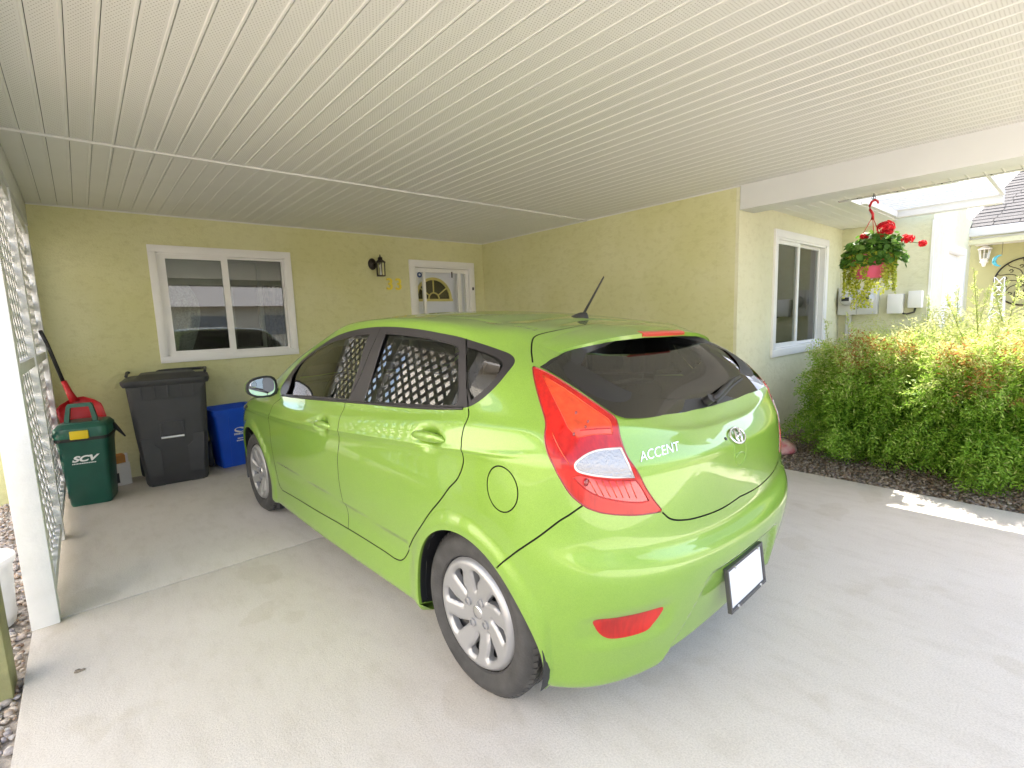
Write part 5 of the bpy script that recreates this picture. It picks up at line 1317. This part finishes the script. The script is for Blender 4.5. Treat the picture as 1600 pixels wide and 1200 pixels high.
bar(bm, [(-.020, -.024, .006), (-.022, -.008, .008), (-.014, .010, .008), (-.006, .026, .006)], [.006, .0055, .005, .0045]); bar(bm, [(.006, -.026, .006), (.014, -.010, .008), (.022, .008, .008), (.020, .024, .006)], [.0045, .005, .0055, .006]); bar(bm, [(-.020, -.004, .008), (.0, -.001, .009), (.020, .005, .008)], .005)
obj('slanted_letter', bm, M_chrome, em, smooth=True)
bm = bmesh.new(); tube(bm, [EP(-.085, .004, -.002), EP(-.085, .004, .003)], .006, 12); obj('lock', bm, M_black, gate_o)
a0_, a1_ = line3([(2.42, 7.93)], .002)[0], line3([(1.62, 8.33)], .002)[0]
xa = np.array(surf(*a1_))-np.array(surf(*a0_)); nn = ev(TN, 2.0, 8.1); mid = (np.array(surf(*a0_))+np.array(surf(*a1_)))/2
upx = np.cross(nn, xa)
text('badge_lettering', 'ACCENT', .043, M_chrome, gate_o, frame_mat(mid, xa, upx), .0018, shear=.35, bold=-.0004, sx=1.05)
ring_ = [(.050*math.cos(t), .866+.058*math.sin(t)) for t in [2*math.pi*k/48 for k in range(49)]]
uvr = inv([abs(q[0]) for q in ring_], [q[1] for q in ring_], axes=(1, 2), umin=0, umax=1.5, vmax=10)
bm = bmesh.new(); tube(bm, [gp(u, v, .0004, 1 if q[0] >= 0 else -1) for (u, v), q in zip(uvr, ring_)], .0017, 6); obj('grip_outline', bm, M_paint, gate_o, smooth=True)
ring2 = [(.040*math.cos(t), .840+.016*math.sin(t)) for t in [math.pi*k/20 for k in range(21)]]
uvr = inv([abs(q[0]) for q in ring2], [q[1] for q in ring2], axes=(1, 2), umin=0, umax=1.5, vmax=10)
bm = bmesh.new(); tube(bm, [gp(u, v, .001, 1 if q[0] >= 0 else -1) for (u, v), q in zip(uvr, ring2)], .0030, 6); obj('finger_grip', bm, M_paint, gate_o, smooth=True)
# ---- licence plate with frame
lp = empty('licence_plate', surf(-.628, 0, .372)); lp.parent = bumper; lp.rotation_euler[1] = R_(7)
boxo('plate', -.006, -.001, -.150, .150, -.075, .075, M_plate, lp)
bm = bmesh.new()
for (a, b, c, d) in ((-.155, .155, .070, .081), (-.155, .155, -.081, -.070), (-.155, -.145, -.070, .070), (.145, .155, -.070, .070)): box(bm, -.014, .002, a, b, c, d, .002)
obj('plate_frame', bm, M_steel, lp)
for sy in (-.1, .1):
    for sz in (-.072, .072):
        bm = bmesh.new(); tube(bm, [(-.018, sy, sz), (-.013, sy, sz)], .006, 10); obj('screw', bm, M_chrome, lp)
# ================================================================== THINGS BY THE BACK WALL
# wheeled cart
ct = empty('wheeled_cart', (.524, 5.24, 0), R_(-8), 'charcoal wheeled refuse cart with closed lid under the window', 'refuse cart')
bm = bmesh.new()
def cr(z, w, d, yo, r=.05): return [(x, y, z) for x, y, z in rrect(0, yo, w, d, r, z)]
loft(bm, [cr(0, .45, .36, .27-.06), cr(.03, .47, .38, .20), cr(.45, .535, .46, .23), cr(.80, .575, .53, .25), cr(.90, .585, .55, .255)])
obj('bin_body', bm, M_cart, ct, angle=40)
bm = bmesh.new()                                        # front raised legs beside the recess
def fy(z): return (.20-.19 if z < .03 else .0)
def yfront(z): return float(np.interp(z, [0, .03, .45, .8, .9], [.03, .01, .0, -.015, -.02]))
for sg in (-1, 1):
    loft(bm, [[(sg*a, yfront(z)+b, z) for a, b in ((.10, -.012), (w_/2-.03, -.012), (w_/2-.015, .03), (.10, .03))] for z, w_ in ((.0, .45), (.25, .50), (.33, .515))]+[[(sg*a, yfront(z)+b, z) for a, b in ((.145, -.006), (w_/2-.03, -.010), (w_/2-.015, .03), (.145, .03))] for z, w_ in ((.37, .52), (.44, .53))])
bmesh.ops.recalc_face_normals(bm, faces=bm.faces); obj('front_rib', bm, M_cart, ct, angle=30)
bm = bmesh.new(); loft(bm, [[(x, yfront(z)-.004+(.05 if False else 0), z) for x in ()] for z in ()]) if False else None
bm.free(); bm = bmesh.new()
box(bm, -.075, .075, .0, .05, .43, .56); obj('grab_recess', bm, M_black, ct)
bm = bmesh.new()
for (a, b, c, d) in ((-.09, .09, .555, .572), (-.09, -.073, .42, .555), (.073, .09, .42, .555)): box(bm, a, b, -.012, .03, c, d, .003)
obj('recess_frame', bm, M_cart, ct, angle=35)
bm = bmesh.new(); tube(bm, [(-.085, -.016, .432), (.085, -.016, .432)], .010, 10); obj('lift_bar', bm, mat('galvanised_bar', (.72, .72, .70), .35, metal=.6), ct)
bm = bmesh.new()                                        # skirt under the lid with ribs
loft(bm, [[(x*k, y_, z) for x, y_ in ((-.5, -.028), (.5, -.028), (.5, .02), (-.5, .02))] for z, k in ((.775, .40),)]+[[(x*k, y_, z) for x, y_ in ((-.5, -.042), (.5, -.042), (.5, .02), (-.5, .02))] for z, k in ((.90, .575),)])
for x in (-.19, -.095, 0, .095, .19): box(bm, x-.005, x+.005, -.052, -.02, .79, .90)
bmesh.ops.recalc_face_normals(bm, faces=bm.faces); obj('skirt', bm, M_cart, ct)
bm = bmesh.new()
loft(bm, [cr(.895, .62, .60, .25, .06), cr(.925, .645, .64, .25, .07), cr(.945, .645, .64, .25, .07), cr(.955, .60, .60, .25, .07), cr(.957, .46, .44, .27, .06), cr(.985, .40, .36, .28, .05), cr(.99, .34, .30, .28, .05)])
obj('lid', bm, M_cart, ct, angle=40)
bm = bmesh.new()
for sg in (-1, 1):
    tube(bm, [(sg*.30, .30, .97), (sg*.31, .52, .99), (sg*.28, .58, .985)], .013, 8)
tube(bm, [(-.28, .58, .985), (.28, .58, .985)], .014, 8); obj('handle', bm, M_cart, ct)
for sg in (-1, 1):
    bm = bmesh.new(); rr = lathe(bm, [(0, .03), (.06, .03), (.115, .025), (.125, .012), (.125, -.012), (.115, -.025), (.06, -.03), (0, -.03)], 28, 'y'); o = obj('wheel', bm, M_cart, ct, angle=40); o.rotation_euler[2] = R_(90); o.location = (sg*.265, .47, .126)
# blue recycling box
bb = empty('recycling_box', (1.06, 5.60, 0), R_(6), 'bright blue recycling box with white print beside the cart', 'recycling box')
bm = bmesh.new()
def br(z, w, d, r=.03): return [p for p in rrect(0, 0, w, d, r, z)]
rr = [br(0, .30, .26), br(.01, .31, .27), br(.53, .39, .34), br(.53, .43, .38), br(.585, .44, .39), br(.59, .43, .38), br(.58, .385, .335), br(.04, .30, .26)]
loft(bm, rr, True, True); obj('tub', bm, M_blue, bb, angle=35)
for sx in (-.07, .07):
    bm = bmesh.new(); loft(bm, [[(sx-.006, -.135-.065*z-.004, z) for _ in (0,)]+[(sx+.006, -.135-.065*z-.004, z), (sx+.006, -.12-.065*z, z), (sx-.006, -.12-.065*z, z)] for z in (.02, .50)]); bmesh.ops.recalc_face_normals(bm, faces=bm.faces); obj('rib', bm, M_blue, bb)
bm = bmesh.new(); n = 28
for (a0, a1, cx, cz, ra, rb) in ((20, 340, .02, .365, .052, .026),):
    for k in range(n):
        A, B = R_(a0+(a1-a0)*k/n), R_(a0+(a1-a0)*(k+1)/n)
        wv = lambda t: .010*(1+.5*math.sin(t*2))
        q = [(cx+ra*math.cos(A), cz+rb*math.sin(A)), (cx+ra*math.cos(B), cz+rb*math.sin(B)), (cx+(ra-wv(B)*1.6)*math.cos(B), cz+(rb-wv(B))*math.sin(B)), (cx+(ra-wv(A)*1.6)*math.cos(A), cz+(rb-wv(A))*math.sin(A))]
        bm.faces.new([bm.verts.new((x, -.1395-.0655*z, z)) for x, z in q])
obj('logo_print', bm, M_print, bb)
for (z, w_, h) in ((.315, .11, .020), (.272, .055, .012), (.250, .075, .012)):
    bm = bmesh.new(); x = .02-w_/2
    while x < .02+w_/2:
        l = random.uniform(.006, .013); bm.faces.new([bm.verts.new((a, -.1395-.0655*b, b)) for a, b in ((x, z), (min(x+l, .02+w_/2), z), (min(x+l, .02+w_/2), z+h*random.uniform(.7, 1)), (x, z+h))]); x += l+.003
    obj('printed_line', bm, M_print, bb)
# green kitchen waste bin
gb = empty('food_waste_bin', (-.052, 5.26, 0), R_(-12), 'dark green lidded food waste bin with yellow latch and SCV print', 'waste bin')
bm = bmesh.new()
loft(bm, [rrect(0, 0, .25, .26, .03, 0), rrect(0, 0, .265, .275, .035, .02), rrect(0, 0, .31, .33, .04, .47), rrect(0, 0, .325, .345, .04, .53)])
obj('bin_body', bm, M_greenp, gb, angle=40)
bm = bmesh.new(); loft(bm, [rrect(0, 0, .335, .355, .045, .53), rrect(0, 0, .34, .36, .045, .555)]); obj('rim', bm, M_black, gb, angle=40)
bm = bmesh.new(); loft(bm, [rrect(0, 0, .335, .365, .05, .556), rrect(0, 0, .345, .375, .055, .58), rrect(0, 0, .335, .36, .055, .63), rrect(0, .01, .29, .31, .05, .66), rrect(0, .02, .20, .22, .04, .668)]); obj('lid', bm, M_greenl, gb, angle=40)
bm = bmesh.new()
prof = [(-.105, .63), (-.100, .70), (-.080, .80), (-.070, .815), (.070, .815), (.080, .80), (.100, .70), (.105, .63)]
pin = [(-.072, .66), (-.070, .70), (-.058, .785), (-.055, .787), (.055, .787), (.058, .785), (.070, .70), (.072, .66)]
for y0, y1 in ((-.10, -.06),):
    a = [bm.verts.new((x, y0+(z-.63)*.12, z)) for x, z in prof]; b = [bm.verts.new((x, y0+(z-.63)*.12, z)) for x, z in pin]; c = [bm.verts.new((x, y1+(z-.63)*.12, z)) for x, z in prof]; d = [bm.verts.new((x, y1+(z-.63)*.12, z)) for x, z in pin]
    for k in range(7):
        for q in ((a[k], a[k+1], b[k+1], b[k]), (c[k], d[k], d[k+1], c[k+1]), (a[k], c[k], c[k+1], a[k+1]), (b[k], b[k+1], d[k+1], d[k])): bm.faces.new(q)
    bm.faces.new((a[0], b[0], d[0], c[0])); bm.faces.new((a[7], c[7], d[7], b[7]))
bmesh.ops.recalc_face_normals(bm, faces=bm.faces); obj('carry_handle', bm, M_greenl, gb, angle=30)
boxo('handle_plate', -.12, .12, -.125, -.06, .625, .672, M_greenl, gb, bev=.012)
boxo('latch', -.058, .058, -.200, -.178, .548, .615, M_yel, gb, bev=.008)
bm = bmesh.new(); tube(bm, [(.165, .08, .60), (.20, .05, .56), (.25, .0, .50)], [.022, .016, .006], 6); obj('hinge_clip', bm, M_black, gb)
text('print', 'SCV', .062, M_print, gb, frame_mat((.0, -.1635, .385), (1, 0, 0), (0, -.055, 1)), .0008, shear=.35, bold=.0028, sx=1.35)
bm = bmesh.new(); x = -.075
while x < .07:
    l = random.uniform(.005, .012); bm.faces.new([bm.verts.new((a, -.1605, b)) for a, b in ((x, .345), (x+l, .345), (x+l, .353), (x, .353))]); x += l+.002
obj('small_print', bm, M_print, gb)
# shovel leaning at the corner behind the bin
sh = empty('snow_shovel', (-.12, 5.52, .34), 0, 'red plastic scoop shovel with black handle leaning in the corner behind the green bin', 'shovel')
bm = bmesh.new(); tube(bm, [(-.025, .0, .62), (-.09, .03, .95), (-.12, .06, 1.06)], .014, 10); obj('handle', bm, M_black, sh, smooth=True)
bm = bmesh.new(); tube(bm, [(.025, -.03, .46), (.0, -.012, .54), (-.025, .0, .64)], [.034, .024, .019], 10); obj('socket', bm, M_redp, sh, smooth=True)
bm = bmesh.new(); rows = []
for j in range(11):
    t = j/10; z = .49-.34*t; hw_ = .05+.10*min(1, t*4.5)**.6 if t < .25 else .15-.004*t
    rows.append([(.035+.06*t+hw_*s_, -.03-.05*abs(s_)**2.5-.03*math.sin(t*2.2)+.04, z+.01*s_) for s_ in np.linspace(-1, 1, 13)])
a = [[bm.verts.new(p) for p in r] for r in rows]; b = [[bm.verts.new((p[0], p[1]+.008, p[2])) for p in r] for r in rows]
for j in range(10):
    for k in range(12):
        bm.faces.new((a[j][k], a[j][k+1], a[j+1][k+1], a[j+1][k])); bm.faces.new((b[j][k], b[j+1][k], b[j+1][k+1], b[j][k+1]))
    for k in (0, 12): bm.faces.new((a[j][k], a[j+1][k], b[j+1][k], b[j][k]))
for k in range(12): bm.faces.new((a[0][k], b[0][k], b[0][k+1], a[0][k+1])); bm.faces.new((a[10][k], a[10][k+1], b[10][k+1], b[10][k]))
bmesh.ops.recalc_face_normals(bm, faces=bm.faces); obj('scoop', bm, M_redp, sh, smooth=True)
# carton behind the bins
cb = empty('carton', (.13, 5.62, 0), R_(14), 'white and orange carton on the floor between green bin and cart', 'carton')
boxo('carton_body', -.10, .07, -.06, .08, 0, .20, M_cardw, cb, bev=.003); boxo('carton_top', -.09, .055, -.045, .07, .20, .27, M_cardo, cb, bev=.004)
boxo('printed_patch', -.06, -.02, -.0625, -.0605, .03, .12, M_black, cb)
boxo('clip', .045, .062, -.055, -.03, .20, .285, M_cardw, cb)
tr_ = empty('folding_frame', (-.205, 5.28, 0), 0, 'thin dark wire frame leaning between green bin and lattice', 'wire frame')
bm = bmesh.new(); tube(bm, [(-.01, .1, .02), (0, -.05, .36), (.0, .2, .62)], .006, 6); obj('rod', bm, M_steel, tr_)
bm = bmesh.new(); tube(bm, [(.01, .25, .02), (-.01, .05, .40)], .006, 6); obj('rod', bm, M_steel, tr_)
bm = bmesh.new(); tube(bm, [(.0, .35, .30), (.03, .12, .10), (.02, -.02, .02)], .008, 6); obj('rod', bm, M_black, tr_)
# ================================================================== PLANTS
def leaf_mat(name, ramp, trans=.25, rough=.5):
    m = bpy.data.materials.new(name); m.use_nodes = True; n = m.node_tree; b = n.nodes['Principled BSDF']; out = n.nodes['Material Output']
    at = n.nodes.new('ShaderNodeAttribute'); at.attribute_name = 'tint'; cr_ = n.nodes.new('ShaderNodeValToRGB'); e = cr_.color_ramp.elements
    e[0].position = ramp[0][0]; e[0].color = ramp[0][1]+(1,); e[1].position = ramp[-1][0]; e[1].color = ramp[-1][1]+(1,)
    for p, c in ramp[1:-1]: q = e.new(p); q.color = c+(1,)
    n.links.new(at.outputs['Fac'], cr_.inputs[0]); n.links.new(cr_.outputs[0], b.inputs['Base Color']); b.inputs['Roughness'].default_value = rough; b.inputs['Specular IOR Level'].default_value = .3
    t = n.nodes.new('ShaderNodeBsdfTranslucent'); n.links.new(cr_.outputs[0], t.inputs[0])
    mx = n.nodes.new('ShaderNodeMixShader'); mx.inputs[0].default_value = trans; n.links.new(b.outputs[0], mx.inputs[1]); n.links.new(t.outputs[0], mx.inputs[2]); n.links.new(mx.outputs[0], out.inputs[0])
    return m
M_leaf = leaf_mat('shrub_leaf', [(0, (.08, .20, .02)), (.30, (.19, .38, .035)), (.5, (.30, .50, .07)), (.66, (.48, .56, .17)), (.82, (.60, .60, .30)), (.90, (.38, .24, .08)), (1, (.46, .17, .05))], .42)
def sprays(name, bases, tips, nl, ll, lw, tint_fn, m, parent, droop=.0, spread=1.0):
    "curved twigs with paired pointed leaflets; all leaf blades are separate little rhombs"
    n = len(bases); t = np.linspace(.15, 1, nl)[None, :, None]
    B, T = bases[:, None], tips[:, None]
    L = np.linalg.norm(tips-bases, axis=1)[:, None, None]
    pos = B+(T-B)*t+np.array([0, 0, 1.])*(-droop*L*(t**2))
    d = (T-B)/np.maximum(L, 1e-6)+np.array([0, 0, -2*droop])*t; d = d/np.linalg.norm(d, axis=-1, keepdims=True)
    rv = rng.normal(size=(n, 1, 3)); sidev = np.cross(d, rv); sidev /= np.linalg.norm(sidev, axis=-1, keepdims=True)
    sgn = np.where(np.arange(nl) % 2 == 0, 1., -1.)[None, :, None]
    ax = d*.65+sidev*sgn*.85*spread+rng.normal(size=(n, nl, 3))*.28; ax /= np.linalg.norm(ax, axis=-1, keepdims=True)
    nrm = np.cross(ax, d)+rng.normal(size=(n, nl, 3))*.35; w_ = np.cross(nrm, ax); w_ /= np.linalg.norm(w_, axis=-1, keepdims=True)
    s_ = rng.uniform(.65, 1.25, (n, nl, 1)); l_ = ll*s_*(1-.35*t); ww = lw*s_*(1-.25*t)
    fold = np.cross(ax, w_)*ww*.25
    p0 = pos; p1 = pos+ax*l_*.45+w_*ww*.5+fold; p2 = pos+ax*l_; p3 = pos+ax*l_*.45-w_*ww*.5+fold
    V = np.stack([p0, p1, p2, p3], 2).reshape(-1, 3); m_ = n*nl; F = np.arange(m_*4).reshape(-1, 4)
    tint = np.repeat(tint_fn(pos.reshape(-1, 3), np.repeat(np.arange(n), nl)), 4)
    return fast_mesh(name, V, F, m, parent, tint, kind='stuff')
def shrub(ctr, rad, nspr, label, bronze=(), pale=0., seed=1, tall=(), nl=16):
    global rng
    rng = np.random.default_rng(seed)
    e = empty('shrub', (ctr[0], ctr[1], -.04), 0, label, 'bush', 'shrubs in the gravel bed beside the driveway')
    d = rng.normal(size=(nspr, 3)); d[:, 2] = np.where(rng.uniform(size=nspr) < .38, -np.abs(d[:, 2])*.9, np.abs(d[:, 2])); d /= np.linalg.norm(d, axis=1, keepdims=True)
    R3 = np.array(rad); H = ctr[2]; d = d/(np.abs(d)**2.4).sum(1, keepdims=True)**(1/2.4)
    lump = 1+.10*np.sin(d[:, 0]*7+seed)+.08*np.sin(d[:, 1]*9+2*seed)+.07*np.sin(d[:, 2]*11)
    rr_ = rng.uniform(.62, 1.0, nspr)**.7*lump
    skirt = 1+.24*np.clip(-d[:, 2:3]/.45, 0, 1)*np.array([1, 1, 0])
    tips = d*R3*rr_[:, None]*skirt+np.array([0, 0, H]); 
    tips[:, 2] = np.maximum(tips[:, 2], .03)
    L_ = rng.uniform(.16, .34, nspr)[:, None]
    inward = -d*np.array([1, 1, .6])+np.where(tips[:, 2:3] < H+.25, .35, -.75)*np.array([0, 0, 1.])+rng.normal(size=d.shape)*.25; inward /= np.linalg.norm(inward, axis=1, keepdims=True)
    bases = tips+inward*L_; bases[:, 2] = np.maximum(bases[:, 2], .02)
    spr_t = rng.uniform(-.12, .12, nspr)
    bron = np.zeros(nspr)
    for (bx, by, bz, br_) in bronze:
        q = np.linalg.norm(tips-np.array([bx-ctr[0], by-ctr[1], bz+.04]), axis=1); bron = np.maximum(bron, (q < br_*rng.uniform(.6, 1.2, nspr)).astype(float))
    zmax = H+rad[2]
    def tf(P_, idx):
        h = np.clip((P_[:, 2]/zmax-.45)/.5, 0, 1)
        t = .34+.10*rng.normal(size=len(P_))+spr_t[idx]*1.3+h*(.28+pale)  # tint lightens with height: sunlight on the tops put into the leaf colour
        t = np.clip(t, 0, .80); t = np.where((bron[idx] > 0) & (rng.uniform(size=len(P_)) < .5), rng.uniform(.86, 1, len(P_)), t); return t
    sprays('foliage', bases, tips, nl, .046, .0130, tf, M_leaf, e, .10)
    # inner filling, tinted darker: shade in the gaps put into the leaf colour
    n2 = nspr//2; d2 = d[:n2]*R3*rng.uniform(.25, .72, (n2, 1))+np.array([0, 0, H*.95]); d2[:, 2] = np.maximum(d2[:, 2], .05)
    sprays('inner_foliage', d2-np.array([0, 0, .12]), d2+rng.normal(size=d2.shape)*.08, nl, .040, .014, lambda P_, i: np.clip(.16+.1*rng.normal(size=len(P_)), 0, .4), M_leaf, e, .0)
    bm = bmesh.new()
    for k in range(16):
        a = rng.uniform(0, 6.28); r = rng.uniform(.2, .75); p = np.array([math.cos(a)*rad[0]*r, math.sin(a)*rad[1]*r, H+rad[2]*.5*rng.uniform(.2, 1)])
        tube(bm, [(p[0]*.12, p[1]*.12, 0), (p[0]*.5, p[1]*.5, p[2]*.6), tuple(p)], [.012, .007, .003], 5)
    obj('stems', bm, M_bark, e)
    if len(tall):
        bs, ts = [], []
        for (tx, ty, tz) in tall:
            t0 = np.array([tx-ctr[0], ty-ctr[1], tz+.04]); b0 = np.array([t0[0]*.75+rng.normal()*.04, t0[1]*.75+rng.normal()*.04, t0[2]-rng.uniform(.35, .5)])
            dirv = t0-b0
            bs.append(b0); ts.append(t0)
            for q in range(16):
                f = q/16; c = b0+dirv*(.1+.85*f); o_ = rng.normal(size=3)*.05*(1-f*.7); o_[2] = abs(o_[2])+.03; bs.append(c); ts.append(c+o_)
        sprays('tall_shoots', np.array(bs), np.array(ts), 14, .022, .009, lambda P_, i: np.clip(.70+.08*rng.normal(size=len(P_)), .5, .82), M_leaf, e, 0.)
        bm = bmesh.new()
        for i in range(0, len(bs), 17): tube(bm, [tuple(bs[i]), tuple(ts[i])], [.004, .0015], 5)
        obj('shoot_stems', bm, mat('green_stem', (.25, .30, .08), .7), e)
    return e
shrub((5.42, 1.22, .56), (.70, .52, .66), 4600, 'rounded green shrub nearest the car, full to the ground beside the slab', ((5.2, 1.25, 1.08, .20), (5.1, .95, 1.08, .15), (4.95, 1.3, .95, .13), (4.8, 1.05, .93, .10)), .12, 3, tall=((5.35, 1.62, 1.25), (5.4, 1.45, 1.30)))
shrub((5.40, .40, .58), (.74, .56, .70), 5200, 'middle shrub with bronze tips and pale tall shoots beside the driveway', ((4.9, .62, 1.04, .15), (4.72, .45, .86, .13), (4.9, .30, 1.04, .16), (4.7, .22, .68, .10), (4.75, .55, .72, .09), (4.7, .1, .9, .12)), .22, 7, tall=((5.35, .60, 1.62), (5.5, .50, 1.50), (5.3, .75, 1.42), (5.6, .35, 1.56), (5.4, .15, 1.52), (5.8, .62, 1.50), (5.45, .27, 1.62)))
shrub((5.42, -.45, .58), (.76, .56, .70), 4200, 'shrub running out of frame at the right edge, top tinted pale as if sunlit', ((4.9, -.05, 1.08, .15), (5.1, .05, 1.22, .16), (4.75, -.1, .85, .12)), .26, 11, tall=((5.3, .05, 1.52), (5.5, -.1, 1.58)))
shrub((6.45, .85, .66), (.75, .85, .72), 2400, 'pale yellow green shrub behind the front row below the meters', (), .38, 13, tall=((6.2, 1.0, 1.44), (6.4, .6, 1.5), (6.6, .5, 1.54), (6.3, .8, 1.5)), nl=14)
# hanging basket
hb = empty('hanging_basket', (5.31, 1.275, 1.60), 0, 'pink hanging pot of red geraniums and trailing yellow creeper under the porch soffit', 'hanging basket')
bm = bmesh.new(); lathe(bm, [(0, 0), (.10, 0), (.108, .01), (.155, .17), (.163, .175), (.163, .20), (.155, .20), (.15, .18), (.10, .02)], 36); obj('pot', bm, M_pink, hb, angle=40)
bm = bmesh.new(); lathe(bm, [(0, .17), (.15, .17)], 24); obj('soil', bm, M_gravel_g, hb)
bm = bmesh.new(); top = .51
for a in (0, 2.1, 4.2): tube(bm, [(.155*math.cos(a), .155*math.sin(a), .19), (.008*math.cos(a), .008*math.sin(a), top)], .0028, 5)
obj('hanger_wire', bm, M_redp, hb)
bm = bmesh.new(); tube(bm, [(0, 0, top-.01), (0, 0, top+.04), (.0, .022, top+.08), (.0, .026, top+.11), (0, .012, top+.145), (0, -.012, top+.155), (0, -.03, top+.14), (0, -.036, top+.12)], [.014, .012, .010, .010, .010, .010, .009, .006], 10); obj('hook', bm, M_redp, hb, smooth=True)
bm = bmesh.new(); tube(bm, [(0, -.0, top+.15), (0, 0, .724)], .004, 6); tube(bm, [(.0, .014*math.cos(t), top+.175+.014*math.sin(t)) for t in [6.28*k/10 for k in range(11)]], .003, 5); obj('eye_screw', bm, M_steel, hb)
rng = np.random.default_rng(21)
def discs(name, C_, N_, r, m, tint, parent, seg=7, cup=.25):
    n = len(C_); a = rng.normal(size=(n, 3)); u_ = np.cross(N_, a); u_ /= np.linalg.norm(u_, axis=1, keepdims=True); v_ = np.cross(N_, u_)
    V = [C_[:, None]-N_[:, None]*(r*cup)[:, None, None]]
    an = np.linspace(0, 2*np.pi, seg, endpoint=False)
    sc = r[:, None]*(1+.12*np.sin(an*3+rng.uniform(0, 6, (n, 1))))
    V.append(C_[:, None]+u_[:, None]*(sc*np.cos(an))[..., None]+v_[:, None]*(sc*np.sin(an))[..., None])
    V = np.concatenate(V, 1); F = np.array([(0, k+1, (k+1) % seg+1) for k in range(seg)])[None]+(np.arange(n)*(seg+1))[:, None, None]
    return fast_mesh(name, V.reshape(-1, 3), F.reshape(-1, 3), m, parent, np.repeat(tint, seg+1), kind='stuff')
M_ger = leaf_mat('geranium_leaf', [(0, (.03, .10, .015)), (.5, (.08, .21, .03)), (1, (.17, .32, .06))], .35)
n = 620; ph = rng.uniform(0, 6.28, n); r0 = np.sqrt(rng.uniform(0, 1, n)); 
P_ = np.stack([.20*r0*np.cos(ph)*1.0, .24*r0*np.sin(ph)-.02, .20+.20*(1-r0**1.5)*rng.uniform(.3, 1, n)+.03*rng.normal(size=n)], 1)
P_[:, 2] -= .06*(r0 > .85)
Nq = P_*[2.2, 2.2, 0]+np.array([0, 0, .55])+rng.normal(size=(n, 3))*.35; Nq /= np.linalg.norm(Nq, axis=1, keepdims=True)
discs('geranium_leaves', P_, Nq, rng.uniform(.016, .034, n), M_ger, rng.uniform(0, 1, n), hb)
M_creep = leaf_mat('creeper_leaf', [(0, (.16, .24, .02)), (.5, (.36, .42, .03)), (1, (.55, .56, .10))], .3)
CP, CN_, st = [], [], bmesh.new()
for k in range(60):
    a = rng.uniform(0, 6.28); L_ = rng.uniform(.12, .42)*(1.15 if math.sin(a) > 0 else .85); 
    if 3.35 < a < 3.95 or 2.25 < a < 2.6: L_ *= .2
    x, y = .168*math.cos(a), .168*math.sin(a); m_ = int(L_/.0095)
    wob = rng.uniform(0, 6); pts_ = []
    for j in range(m_):
        t = j/m_; o_ = .02*math.sin(j*.22+wob); px_, py_ = x*(1+.10*min(1, t*4))+o_*math.sin(a), y*(1+.10*min(1, t*4))-o_*math.cos(a); pz_ = .205-L_*t
        pts_.append((px_, py_, pz_))
        for s_ in (-1, 1): CP.append((px_+s_*.012*math.sin(a)+rng.normal()*.005, py_-s_*.012*math.cos(a)+rng.normal()*.005, pz_+rng.normal()*.004)); q = np.array([math.cos(a), math.sin(a), .5])+rng.normal(size=3)*.6; CN_.append(q/np.linalg.norm(q))
    tube(st, pts_[::6]+[pts_[-1]], .0012, 4)
CP = np.array(CP); CN_ = np.array(CN_)
discs('trailing_creeper', CP, CN_, rng.uniform(.0065, .0115, len(CP)), M_creep, np.clip(rng.uniform(.1, .9, len(CP))+(.2-CP[:, 2])*.5, 0, 1), hb, 6)
obj('creeper_stems', st, mat('creeper_stem', (.22, .24, .05), .7), hb)
M_petal = leaf_mat('red_petal', [(0, (.45, .005, .012)), (.6, (.72, .015, .03)), (1, (.85, .06, .08))], .3)
for (fy_, fz_, r_f, fx_) in ((-.10, .415, .082, -.02), (-.055, .365, .032, .05), (-.255, .305, .050, .0), (-.35, .255, .033, .02), (.05, .36, .038, -.03), (.01, .36, .018, .02), (-.14, .37, .03, -.06)):
    c = np.array([fx_, fy_, fz_]); nf = int(26*(r_f/.05)**1.6)+6
    d = rng.normal(size=(nf, 3)); d[:, 2] = d[:, 2]*.9+.25; d /= np.linalg.norm(d, axis=1, keepdims=True)
    fc = c+d*r_f*rng.uniform(.55, 1.0, (nf, 1))*np.array([1, 1, .78]); C5, N5 = [], []
    for q in range(nf):
        a_ = np.cross(d[q], rng.normal(size=3)); a_ /= np.linalg.norm(a_); b_ = np.cross(d[q], a_)
        for k in range(5):
            t_ = 2*math.pi*k/5; o_ = a_*math.cos(t_)+b_*math.sin(t_); C5.append(fc[q]+o_*.010); n_v = d[q]+o_*.45+rng.normal(size=3)*.15; N5.append(n_v/np.linalg.norm(n_v))
    discs('flower_head', np.array(C5), np.array(N5), rng.uniform(.0075, .0105, len(C5)), M_petal, rng.uniform(0, 1, len(C5)), hb, 5)
    bm = bmesh.new(); b0 = Vector((fx_*.3, fy_*.35, .24)); tube(bm, [b0, b0.lerp(Vector(c), .6)+Vector((0, 0, .03)), Vector(c)], .003, 5); obj('flower_stalk', bm, mat('stalk', (.12, .20, .04), .7) if 'stalk' not in bpy.data.materials else bpy.data.materials['stalk'], hb)
# fallen bits on the slab
bm = bmesh.new()
for k in range(5): bmesh.ops.create_icosphere(bm, subdivisions=1, radius=.010*random.uniform(.6, 1.2), matrix=Matrix.Translation((random.uniform(-.008, .014), random.uniform(-.01, .01), .003)) @ Matrix.Diagonal((1.3, .8, .5, 1)))
o = obj('debris', bm, M_gravel_g); o.location = (-.156, 2.578, 0); tag(o, 'small dark crumb of debris lying on the bare slab near the left edge', 'debris')
